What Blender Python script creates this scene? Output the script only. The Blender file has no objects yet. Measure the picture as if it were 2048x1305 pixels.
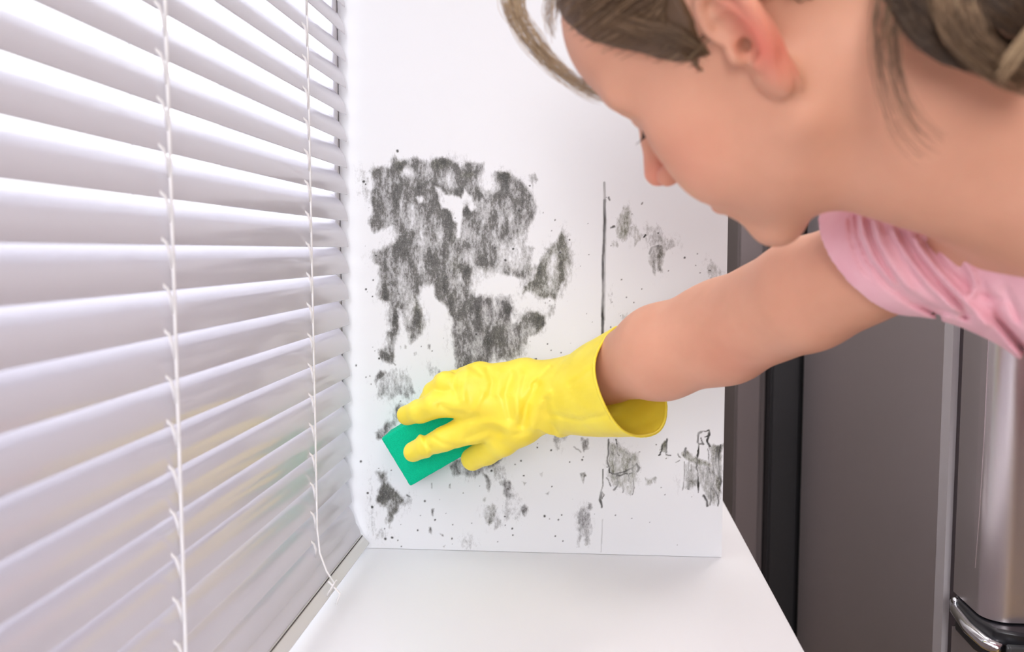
import bpy, math
import numpy as np
from mathutils import Vector

# ------------------------------------------------------------------ camera
FPX = 1850.0
CX, CY = 1024.0, 652.5
PITCH = math.atan(152 / FPX)
YAW = math.atan(151 * math.cos(PITCH) / FPX)
CAM = np.array([0.0, 0.0, 1.261])
scene = bpy.context.scene
col = scene.collection
cd = bpy.data.cameras.new('camera')
cam = bpy.data.objects.new('camera', cd)
col.objects.link(cam)
cam.location = CAM
cam.rotation_euler = (math.pi / 2 - PITCH, 0, YAW)
cd.sensor_width = 36.0
cd.lens = FPX / 2048 * 36.0
cd.clip_start = 0.02
cd.dof.use_dof = True
cd.dof.focus_distance = 1.03
cd.dof.aperture_fstop = 5.6
scene.camera = cam

# ------------------------------------------------------------------ sky, added fill lights, exposure
world = bpy.data.worlds.new('overcast_sky')
scene.world = world
world.use_nodes = True
wn = world.node_tree
bg = wn.nodes['Background']
bg.inputs[0].default_value = (0.93, 0.95, 1.0, 1)
bg.inputs[1].default_value = 2.5
scene.view_settings.view_transform = 'Standard'
scene.view_settings.look = 'None'
scene.view_settings.gamma = 1
scene.view_settings.use_curve_mapping = False
scene.view_settings.exposure = 0.43


def area(name, loc, target, sx, sy, power, color):
    ld = bpy.data.lights.new(name, 'AREA')
    ld.shape = 'RECTANGLE'
    ld.size, ld.size_y = sx, sy
    ld.energy = power
    ld.color = color
    o = bpy.data.objects.new(name, ld)
    col.objects.link(o)
    o.location = loc
    o.rotation_euler = (Vector(target) - Vector(loc)).to_track_quat('-Z', 'Y').to_euler()
    return o


area('overhead_fill', (0.0, 0.2, 2.42), (0.0, 0.45, 0.9), 1.3, 1.6, 17, (1.0, 0.97, 0.95))  # unseen fill added overhead to brighten the room
area('fridge_end_fill', (0.4, 1.75, 2.40), (0.3, 1.75, 0.0), 0.6, 0.6, 14, (1.0, 0.93, 0.88))  # added fill, no known lamp: lifts the dark end that the fridge mirrors
area('rear_fill', (-0.05, -2.3, 1.9), (0.0, 1.0, 1.1), 0.8, 1.3, 34, (0.98, 0.98, 1.0))  # added frontal fill behind the camera; the rear wall has no window

# ------------------------------------------------------------------ small maths
def rotz(a): c, s = np.cos(a), np.sin(a); return np.array([[c, -s, 0], [s, c, 0], [0, 0, 1]])
def rotx(a): c, s = np.cos(a), np.sin(a); return np.array([[1, 0, 0], [0, c, -s], [0, s, c]])
def roty(a): c, s = np.cos(a), np.sin(a); return np.array([[c, 0, s], [0, 1, 0], [-s, 0, c]])
RC = rotz(YAW) @ rotx(math.pi / 2 - PITCH)


def at(px, py, D):
    """the point of the room seen at (px, py) at distance D in front"""
    d = RC @ np.array([(px - CX) / FPX, -(py - CY) / FPX, -1.0])
    return CAM + d * (D / d[1])


def proj(P):
    q = (P - CAM.astype(P.dtype)) @ RC.astype(P.dtype)
    z = np.minimum(q[:, 2], -0.02)
    return CX - FPX * q[:, 0] / z, CY + FPX * q[:, 1] / z


def unit(v):
    v = np.asarray(v, float)
    return v / np.linalg.norm(v)


rng = np.random.default_rng(7)
_lat = rng.random((64, 64, 64)).astype(np.float32)


def vnoise(P, s):
    """smooth value noise, -1..1"""
    q = P * s + 100.0
    i = np.floor(q).astype(np.int32)
    f = (q - i).astype(np.float32)
    f = f * f * (3 - 2 * f)
    r = 0
    for dx in (0, 1):
        wx = f[:, 0] if dx else 1 - f[:, 0]
        for dy in (0, 1):
            wy = f[:, 1] if dy else 1 - f[:, 1]
            for dz in (0, 1):
                wz = f[:, 2] if dz else 1 - f[:, 2]
                r = r + wx * wy * wz * _lat[(i[:, 0] + dx) & 63, (i[:, 1] + dy) & 63, (i[:, 2] + dz) & 63]
    return r * 2 - 1


# ------------------------------------------------------------------ implicit shapes
def smin(a, b, k):
    h = np.maximum(k - np.abs(a - b), 0) / k
    return np.minimum(a, b) - h * h * k * 0.25


def smax(a, b, k):
    return -smin(-a, -b, k)


def rc(P, a, b, ra, rb):
    a = np.asarray(a, np.float32); b = np.asarray(b, np.float32)
    ab = b - a
    t = np.clip(((P - a) @ ab) / max(float(ab @ ab), 1e-12), 0, 1)
    return np.linalg.norm(P - a - t[:, None] * ab, axis=1) - (ra + (rb - ra) * t)


def chain(P, pts, rad, k=0.006):
    d = None
    for i in range(len(pts) - 1):
        e = rc(P, pts[i], pts[i + 1], rad[i], rad[i + 1])
        d = e if d is None else (smin(d, e, k) if k else np.minimum(d, e))
    return d


def ell(P, c, r, M=None):
    q = P - np.asarray(c, np.float32)
    if M is not None:
        q = q @ np.asarray(M, np.float32).T
    r = np.asarray(r, np.float32)
    k0 = np.linalg.norm(q / r, axis=1)
    k1 = np.linalg.norm(q / (r * r), axis=1)
    return k0 * (k0 - 1.0) / np.maximum(k1, 1e-6)


def surface(fn, lo, hi, h, B=12, margin=1.6):
    """surface nets on the zero set of fn, evaluated block by block"""
    lo = np.asarray(lo, np.float64); hi = np.asarray(hi, np.float64)
    nb = np.ceil((hi - lo) / (h * B)).astype(int)
    N = nb * B + 1
    gb = np.stack(np.meshgrid(*[np.arange(n) for n in nb], indexing='ij'), -1).reshape(-1, 3)
    cen = lo + (gb * B + B / 2) * h
    dc = np.concatenate([fn(c.astype(np.float32)) for c in np.array_split(cen, max(1, len(cen) // 200000))])
    act = gb[np.abs(dc) < h * B * 0.87 * margin]
    loc = np.stack(np.meshgrid(*[np.arange(B + 1)] * 3, indexing='ij'), -1).reshape(-1, 3)
    keys, verts, quads = [], [], []
    cor = [(a, b, c) for a in (0, 1) for b in (0, 1) for c in (0, 1)]
    edges = [(p, q) for p in range(8) for q in range(p + 1, 8) if bin(p ^ q).count('1') == 1]
    for part in np.array_split(act, max(1, len(act) // 150)):
        if not len(part):
            continue
        g = part[:, None, :] * B + loc[None]
        P = (lo + g.reshape(-1, 3) * h).astype(np.float32)
        V = fn(P).astype(np.float32).reshape(len(part), B + 1, B + 1, B + 1)
        C = np.stack([V[:, a:a + B, b:b + B, c:c + B] for a, b, c in cor], -1)
        ins = C < 0
        s = ins.sum(-1)
        w = np.nonzero((s > 0) & (s < 8))
        if not len(w[0]):
            continue
        cv = C[w]
        acc = np.zeros((len(cv), 3)); n = np.zeros(len(cv))
        for p, q in edges:
            cr = (cv[:, p] < 0) != (cv[:, q] < 0)
            t = np.where(cr, cv[:, p] / np.where(cr, cv[:, p] - cv[:, q], 1), 0)
            A = np.array(cor[p], float); D = np.array(cor[q], float) - A
            acc += np.where(cr[:, None], A + t[:, None] * D, 0)
            n += cr
        cell = part[w[0]] * B + np.stack(w[1:], 1)
        verts.append(lo + (cell + acc / n[:, None]) * h)
        keys.append((cell[:, 0] * N[1] + cell[:, 1]) * N[2] + cell[:, 2])
        for ax in range(3):
            sl = [slice(None)] + [slice(0, B)] * 3
            s2 = list(sl); s2[ax + 1] = slice(1, B + 1)
            a0, a1 = V[tuple(sl)] < 0, V[tuple(s2)] < 0
            e = np.nonzero(a0 != a1)
            base = part[e[0]] * B + np.stack(e[1:], 1)
            o1 = np.zeros(3, int); o2 = np.zeros(3, int)
            o1[(ax + 1) % 3] = 1; o2[(ax + 2) % 3] = 1
            cs = [base - o1 - o2, base - o2, base, base - o1]
            qk = np.stack([(c[:, 0] * N[1] + c[:, 1]) * N[2] + c[:, 2] for c in cs], 1)
            flip = ~a0[e]
            qk[flip] = qk[flip][:, ::-1]
            quads.append(qk)
    keys = np.concatenate(keys); verts = np.concatenate(verts); quads = np.concatenate(quads)
    order = np.argsort(keys); ks = keys[order]
    idx = np.searchsorted(ks, quads)
    idx = np.minimum(idx, len(ks) - 1)
    ok = (ks[idx] == quads).all(1)
    f = order[idx[ok]]
    return verts, f


def relax(v, f, it=1, lam=0.5):
    e = np.concatenate([f[:, [0, 1]], f[:, [1, 2]], f[:, [2, 3]], f[:, [3, 0]]])
    for _ in range(it):
        s = np.zeros_like(v); n = np.zeros(len(v))
        for a, b in ((0, 1), (1, 0)):
            for c in range(3):
                s[:, c] += np.bincount(e[:, a], v[e[:, b], c], len(v))
            n += np.bincount(e[:, a], minlength=len(v))
        v = v + lam * (s / np.maximum(n, 1)[:, None] - v)
    return v


# ------------------------------------------------------------------ object helpers
def np_mesh(name, v, f, m, parent=None, smooth=True):
    v = np.asarray(v, np.float32)
    me = bpy.data.meshes.new(name)
    f = np.asarray(f)
    me.vertices.add(len(v)); me.vertices.foreach_set('co', v.ravel())
    k = f.shape[1]
    me.loops.add(len(f) * k); me.loops.foreach_set('vertex_index', f.ravel().astype(np.int32))
    me.polygons.add(len(f)); me.polygons.foreach_set('loop_start', np.arange(0, len(f) * k, k, dtype=np.int32))
    me.update(calc_edges=True)
    me.validate()
    if smooth:
        me.shade_smooth()
    me.materials.append(m)
    o = bpy.data.objects.new(name, me)
    col.objects.link(o)
    if parent:
        child(o, parent)
    return o


def child(o, parent):
    o.parent = parent
    bpy.context.view_layer.update()
    o.matrix_parent_inverse = parent.matrix_world.inverted()


def tag(o, label=None, cat=None, group=None, kind=None):
    if label: o['label'] = label
    if cat: o['category'] = cat
    if group: o['group'] = group
    if kind: o['kind'] = kind
    return o


def empty(name, loc):
    o = bpy.data.objects.new(name, None)
    o.empty_display_size = 0.03
    col.objects.link(o)
    o.location = loc
    bpy.context.view_layer.update()
    return o


class MB:
    """collects shapes into one mesh"""
    def __init__(s): s.v, s.f = [], []

    def add(s, v, f):
        b = len(s.v)
        s.v += [tuple(map(float, p)) for p in v]
        s.f += [tuple(b + i for i in q) for q in f]
        return s

    def box(s, lo, hi, bev=0.0):
        (x0, y0, z0), (x1, y1, z1) = lo, hi
        s.add([(x0, y0, z0), (x1, y0, z0), (x1, y1, z0), (x0, y1, z0), (x0, y0, z1), (x1, y0, z1), (x1, y1, z1), (x0, y1, z1)],
              [(0, 3, 2, 1), (4, 5, 6, 7), (0, 1, 5, 4), (1, 2, 6, 5), (2, 3, 7, 6), (3, 0, 4, 7)])
        return s

    def prism(s, prof, a, b, plane='xz'):
        """profile extruded along the missing axis"""
        n = len(prof)
        if plane == 'xz': mk = lambda p, t: (p[0], t, p[1])
        elif plane == 'xy': mk = lambda p, t: (p[0], p[1], t)
        else: mk = lambda p, t: (t, p[0], p[1])
        v = [mk(p, a) for p in prof] + [mk(p, b) for p in prof]
        f = [tuple(range(n))[::-1], tuple(range(n, 2 * n))] + [(i, (i + 1) % n, n + (i + 1) % n, n + i) for i in range(n)]
        return s.add(v, f)

    def tube(s, pts, r, n=8):
        pts = [np.asarray(p, float) for p in pts]
        rr = r if hasattr(r, '__len__') else [r] * len(pts)
        up = np.array([0.13, 0.21, 0.97]); vs = []
        for i, p in enumerate(pts):
            t = unit(pts[min(i + 1, len(pts) - 1)] - pts[max(i - 1, 0)])
            if abs(t @ up) > .95: up = np.array([0.97, 0.2, 0.1])
            a = unit(np.cross(t, up)); b = np.cross(t, a)
            for k in range(n):
                th = 2 * math.pi * k / n
                vs.append(p + rr[i] * (a * math.cos(th) + b * math.sin(th)))
        fs = []
        for i in range(len(pts) - 1):
            for k in range(n):
                fs.append((i * n + k, i * n + (k + 1) % n, (i + 1) * n + (k + 1) % n, (i + 1) * n + k))
        fs.append(tuple(range(n))); fs.append(tuple(range((len(pts) - 1) * n, len(pts) * n))[::-1])
        return s.add(vs, fs)

    def build(s, name, m, parent=None, bevel=0.0, smooth=False, seg=2):
        me = bpy.data.meshes.new(name)
        me.from_pydata(s.v, [], s.f)
        import bmesh
        bm = bmesh.new(); bm.from_mesh(me); bmesh.ops.recalc_face_normals(bm, faces=bm.faces); bm.to_mesh(me); bm.free()
        me.materials.append(m)
        o = bpy.data.objects.new(name, me)
        col.objects.link(o)
        if bevel:
            md = o.modifiers.new('bevel', 'BEVEL'); md.width = bevel; md.segments = seg; md.limit_method = 'ANGLE'
            md.harden_normals = False
        if smooth or bevel:
            me.shade_smooth()
            md = o.modifiers.new('wn', 'WEIGHTED_NORMAL') if bevel else None
        if parent:
            child(o, parent)
        return o


# ------------------------------------------------------------------ materials
def mat(name, color, rough=0.5, metal=0.0, spec=0.5, **kw):
    m = bpy.data.materials.new(name)
    m.use_nodes = True
    p = m.node_tree.nodes['Principled BSDF']
    p.inputs['Base Color'].default_value = (*color, 1)
    p.inputs['Roughness'].default_value = rough
    p.inputs['Metallic'].default_value = metal
    p.inputs['Specular IOR Level'].default_value = spec
    for k, v in kw.items():
        p.inputs[k.replace('_', ' ')].default_value = v
    return m


class NT:
    def __init__(s, m):
        s.t = m.node_tree; s.n = s.t.nodes; s.p = s.n['Principled BSDF']; s.out = s.n['Material Output']

    def new(s, ty, **kw):
        n = s.n.new(ty)
        for k, v in kw.items(): setattr(n, k, v)
        return n

    def link(s, a, b): s.t.links.new(a, b)

    def math(s, op, a, b=None, c=None, clamp=False):
        n = s.new('ShaderNodeMath', operation=op, use_clamp=clamp)
        for i, x in enumerate((a, b, c)):
            if x is None: continue
            if isinstance(x, (int, float)): n.inputs[i].default_value = x
            else: s.link(x, n.inputs[i])
        return n.outputs[0]

    def coord(s, scale=(1, 1, 1)):
        tc = s.new('ShaderNodeTexCoord'); mp = s.new('ShaderNodeMapping')
        mp.inputs['Scale'].default_value = scale
        s.link(tc.outputs['Object'], mp.inputs[0])
        return mp.outputs[0]

    def noise(s, vec, scale, detail=2, rough=0.5):
        n = s.new('ShaderNodeTexNoise')
        n.inputs['Scale'].default_value = scale; n.inputs['Detail'].default_value = detail
        n.inputs['Roughness'].default_value = rough
        s.link(vec, n.inputs['Vector'])
        return n.outputs[0]

    def ramp(s, x, stops):
        r = s.new('ShaderNodeValToRGB')
        e = r.color_ramp.elements
        while len(e) < len(stops): e.new(0.5)
        for k, (p, c) in enumerate(stops):
            e[k].position = p; e[k].color = (*c, 1)
        s.link(x, r.inputs[0])
        return r.outputs[0]

    def mix(s, fac, a, b):
        n = s.new('ShaderNodeMix', data_type='RGBA')
        for i, x in ((0, fac), (6, a), (7, b)):
            if isinstance(x, (int, float)): n.inputs[i].default_value = x
            elif isinstance(x, tuple): n.inputs[i].default_value = (*x, 1)
            else: s.link(x, n.inputs[i])
        return n.outputs[2]

    def bump(s, h, strength, dist):
        b = s.new('ShaderNodeBump'); b.inputs['Strength'].default_value = strength; b.inputs['Distance'].default_value = dist
        s.link(h, b.inputs['Height']); s.link(b.outputs[0], s.p.inputs['Normal'])


def grain(m, scale, strength, dist, aniso=(1, 1, 1), detail=3):
    t = NT(m); t.bump(t.noise(t.coord(aniso), scale, detail), strength, dist)
    return m


M = {}
M['paint'] = grain(mat('white_wall_paint', (0.79, 0.80, 0.83), 0.55), 60, 0.05, 0.001)
M['laminate'] = grain(mat('white_laminate', (0.82, 0.82, 0.85), 0.38, spec=0.4), 300, 0.03, 0.0003)
M['frame'] = grain(mat('white_window_frame', (0.82, 0.81, 0.84), 0.35), 50, 0.03, 0.0005)
M['cord'] = grain(mat('white_cord', (0.9, 0.89, 0.9), 0.6, Transmission_Weight=0.0), 1500, 0.4, 0.0003)
M['rail'] = grain(mat('white_rail_enamel', (0.78, 0.78, 0.78), 0.25), 200, 0.02, 0.0003)
# slats: thin glossy white plastic that lets some light through
m = mat('white_blind_slat', (0.73, 0.71, 0.765), 0.22, spec=0.6, Coat_Weight=0.6, Coat_Roughness=0.09)
t = NT(m)
tr = t.new('ShaderNodeBsdfTranslucent'); tr.inputs[0].default_value = (0.9, 0.88, 0.92, 1)
mx = t.new('ShaderNodeMixShader'); mx.inputs[0].default_value = 0.16
t.link(t.p.outputs[0], mx.inputs[1]); t.link(tr.outputs[0], mx.inputs[2]); t.link(mx.outputs[0], t.out.inputs[0])
t.bump(t.noise(t.coord((1, 0.05, 1)), 120, 2), 0.05, 0.0005)
M['slat'] = m
# window pane
m = bpy.data.materials.new('window_glass'); m.use_nodes = True
nt = m.node_tree; nt.nodes.remove(nt.nodes['Principled BSDF'])
gl = nt.nodes.new('ShaderNodeBsdfGlossy'); gl.inputs['Roughness'].default_value = 0.02
tp = nt.nodes.new('ShaderNodeBsdfTransparent'); 
ms = nt.nodes.new('ShaderNodeMixShader')
ms.inputs[0].default_value = 0.05; nt.links.new(tp.outputs[0], ms.inputs[1]); nt.links.new(gl.outputs[0], ms.inputs[2])
nt.links.new(ms.outputs[0], nt.nodes['Material Output'].inputs[0])
M['glass'] = m
# brushed steel
def steel(name, c, rough, amount=0.04):
    m = mat(name, c, rough, 0.85)
    t = NT(m)
    n = t.noise(t.coord((300, 300, 1.5)), 1.0, 3)
    t.link(t.math('MULTIPLY_ADD', n, amount, rough - amount / 2), t.p.inputs['Roughness'])
    return m
M['steel'] = steel('brushed_steel', (0.68, 0.61, 0.635), 0.36)
M['steel_door'] = steel('brushed_steel_door', (0.66, 0.60, 0.62), 0.30)
M['trim'] = grain(mat('satin_aluminium', (0.62, 0.585, 0.61), 0.4, 0.3), 200, 0.02, 0.0003)
M['chrome'] = grain(mat('polished_chrome', (0.85, 0.87, 0.92), 0.12, 1.0), 40, 0.02, 0.0003)
M['black'] = grain(mat('black_plastic', (0.02, 0.02, 0.025), 0.3), 400, 0.05, 0.0003)
M['gasket'] = grain(mat('dark_rubber_gasket', (0.05, 0.035, 0.04), 0.7), 200, 0.1, 0.0005)
M['cabinet'] = grain(mat('grey_brown_cabinet', (0.20, 0.165, 0.17), 0.35), 30, 0.05, 0.001, (8, 8, 0.3))
M['dark'] = grain(mat('black_cabinet', (0.022, 0.022, 0.026), 0.4), 60, 0.05, 0.001)
M['backwall'] = grain(mat('taupe_wall_paint', (0.16, 0.145, 0.125), 0.7), 60, 0.05, 0.001)
M['rearwall'] = grain(mat('brown_wall_paint', (0.30, 0.2, 0.185), 0.7), 60, 0.05, 0.001)
m = mat('oak_floor', (0.4, 0.25, 0.08), 0.4)
t = NT(m)
w = t.noise(t.coord((3, 40, 1)), 1.5, 4)
t.link(t.ramp(w, [(0.3, (0.27, 0.16, 0.03)), (0.7, (0.48, 0.32, 0.08))]), t.p.inputs['Base Color'])
M['floor'] = m
M['ceiling'] = grain(mat('white_ceiling', (0.85, 0.84, 0.84), 0.8), 60, 0.05, 0.001)
# skin
m = mat('skin', (0.80, 0.42, 0.27), 0.5, spec=0.3)
t = NT(m)
at_ = t.new('ShaderNodeAttribute', attribute_name='blush')
n1 = t.noise(t.coord(), 22, 3); n2 = t.noise(t.coord(), 160, 3)
base = t.ramp(n1, [(0.25, (0.65, 0.325, 0.212)), (0.75, (0.74, 0.385, 0.26))])
base = t.mix(t.math('MULTIPLY', n2, 0.16), base, (0.66, 0.30, 0.20))
base = t.mix(at_.outputs['Fac'], base, (0.78, 0.20, 0.14))
t.link(base, t.p.inputs['Base Color'])
t.p.inputs['Subsurface Weight'].default_value = 0.25
t.p.inputs['Subsurface Radius'].default_value = (1.0, 0.35, 0.2)
t.p.inputs['Subsurface Scale'].default_value = 0.008
t.bump(t.noise(t.coord(), 900, 3), 0.12, 0.0004)
M['skin'] = m
# rubber glove
m = mat('yellow_rubber', (0.95, 0.76, 0.055), 0.42, spec=0.45)
t = NT(m)
n1 = t.noise(t.coord(), 30, 2)
t.link(t.ramp(n1, [(0.3, (0.93, 0.73, 0.05)), (0.7, (0.97, 0.80, 0.08))]), t.p.inputs['Base Color'])
t.p.inputs['Subsurface Weight'].default_value = 0.15
t.p.inputs['Subsurface Radius'].default_value = (1.0, 0.8, 0.15)
t.p.inputs['Subsurface Scale'].default_value = 0.004
t.bump(t.noise(t.coord(), 140, 4, 0.6), 0.25, 0.0008)
M['glove'] = m
# sponge
m = mat('green_sponge', (0.0, 0.50, 0.26), 0.85, spec=0.2)
t = NT(m)
v = t.new('ShaderNodeTexVoronoi'); v.inputs['Scale'].default_value = 1100; t.link(t.coord(), v.inputs['Vector'])
t.link(t.ramp(v.outputs['Distance'], [(0.0, (0.0, 0.36, 0.19)), (0.5, (0.0, 0.56, 0.31))]), t.p.inputs['Base Color'])
t.bump(v.outputs['Distance'], 0.5, 0.0008)
M['sponge'] = m
# knitted cotton
m = mat('pink_cotton', (0.88, 0.48, 0.54), 0.85, spec=0.2)
t = NT(m)
wv = t.new('ShaderNodeTexWave'); wv.inputs['Scale'].default_value = 500; t.link(t.coord(), wv.inputs['Vector'])
t.link(t.ramp(t.noise(t.coord(), 40, 3), [(0.3, (0.85, 0.44, 0.51)), (0.7, (0.90, 0.52, 0.58))]), t.p.inputs['Base Color'])
t.p.inputs['Sheen Weight'].default_value = 0.3
t.bump(wv.outputs[0], 0.15, 0.0003)
M['cotton'] = m
M['denim'] = grain(mat('blue_denim', (0.06, 0.1, 0.2), 0.9), 700, 0.4, 0.0005)
M['shoe'] = grain(mat('white_canvas', (0.7, 0.7, 0.7), 0.8), 500, 0.3, 0.0005)
M['eye'] = grain(mat('eye_white', (0.85, 0.83, 0.8), 0.1), 20, 0.01, 0.0001)
# hair
m = mat('brown_hair', (0.16, 0.09, 0.05), 0.45, spec=0.4)
t = NT(m)
ai = t.new('ShaderNodeAttribute', attribute_name='tone')
t.link(t.ramp(ai.outputs['Fac'], [(0.0, (0.045, 0.024, 0.014)), (0.45, (0.15, 0.085, 0.045)), (0.8, (0.36, 0.23, 0.13)), (1.0, (0.62, 0.45, 0.27))]), t.p.inputs['Base Color'])
M['hair'] = m

# ------------------------------------------------------------------ the setting
WD = 1.10                     # distance of the mouldy wall
ZC = 1.261 - 0.3675           # worktop surface
XB = -0.283                   # room-side tips of the slats
wl = at(735, 1118, WD); wr = at(1443, 1124, WD)
XW0, XW1 = -0.2965, wr[0]
ZTOP = 2.45


def structure(name, mb, m, bevel=0.0):
    return tag(mb.build(name, m, bevel=bevel), kind='structure')


structure('floor', MB().box((-0.45, -2.7, -0.1), (1.9, 2.35, 0.0)), M['floor'])
structure('ceiling', MB().box((-0.45, -2.7, ZTOP), (1.9, 2.35, ZTOP + 0.1)), M['ceiling'])
structure('wall_right', MB().box((1.8, -2.7, 0), (1.9, 2.35, ZTOP)), M['rearwall'])
structure('wall_far', MB().box((-0.45, 2.25, 0), (1.8, 2.35, ZTOP)), M['backwall'])
structure('wall_rear', MB().box((-0.45, -2.7, 0), (1.8, -2.6, ZTOP)), M['rearwall'])
# window wall with its opening
XO, XI = -0.45, -0.311
WY0, WY1, WZ0, WZ1 = -0.75, 1.085, 0.9, 1.86
structure('wall_left', MB().box((XO, -2.6, 0), (XI, WY0, ZTOP)).box((XO, WY0, 0), (XI, WY1, ZC))
          .box((XO, WY0, WZ1), (XI, WY1, ZTOP)).box((XO, WY1 + 0.03, 0), (XI, 2.25, ZTOP)), M['paint'])
win = empty('window_1', (-0.33, 0.2, WZ0))
tag(win, kind='structure')
wf = MB()
wf.box((-0.345, WY0, ZC + 0.001), (-0.311, WY1 + 0.03, ZC + 0.022)).box((-0.345, WY0, WZ1 - 0.03), (-0.311, WY1 + 0.03, WZ1))
wf.box((-0.345, WY0, ZC), (-0.311, WY0 + 0.03, WZ1))
wf.build('window_frame', M['frame'], win, bevel=0.002)
MB().box((-0.345, WY1 - 0.003, ZC + 0.001), (-0.2975, WY1 + 0.028, WZ1)).build('window_jamb', M['frame'], win, bevel=0.0015)
MB().box((-0.345, 0.14, ZC + 0.02), (-0.315, 0.19, WZ1 - 0.03)).build('window_mullion', M['frame'], win, bevel=0.002)
MB().box((-0.336, WY0 + 0.02, ZC + 0.015), (-0.332, WY1, WZ1 - 0.02)).build('window_pane', M['glass'], win)

# --- the mouldy wall: a fine grid so that the stains keep their shapes
def poly_sd(px, py, poly):
    """signed distance (negative inside) to a polygon, in the same unit as px"""
    poly = np.asarray(poly, float)
    d = np.full(px.shape, 1e9); inside = np.zeros(px.shape, bool)
    n = len(poly)
    for i in range(n):
        a = poly[i]; b = poly[(i + 1) % n]
        ex, ey = b - a
        wx, wy = px - a[0], py - a[1]
        t_ = np.clip((wx * ex + wy * ey) / (ex * ex + ey * ey + 1e-9), 0, 1)
        d = np.minimum(d, np.hypot(wx - t_ * ex, wy - t_ * ey))
        c = ((a[1] > py) != (b[1] > py)) & (px < (b[0] - a[0]) * (py - a[1]) / (b[1] - a[1] + 1e-12) + a[0])
        inside ^= c
    return np.where(inside, -d, d)


def line_d(px, py, pts):
    d = np.full(px.shape, 1e9)
    for a, b in zip(pts[:-1], pts[1:]):
        ex, ey = b[0] - a[0], b[1] - a[1]
        wx, wy = px - a[0], py - a[1]
        t_ = np.clip((wx * ex + wy * ey) / (ex * ex + ey * ey + 1e-9), 0, 1)
        d = np.minimum(d, np.hypot(wx - t_ * ex, wy - t_ * ey))
    return d


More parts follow.
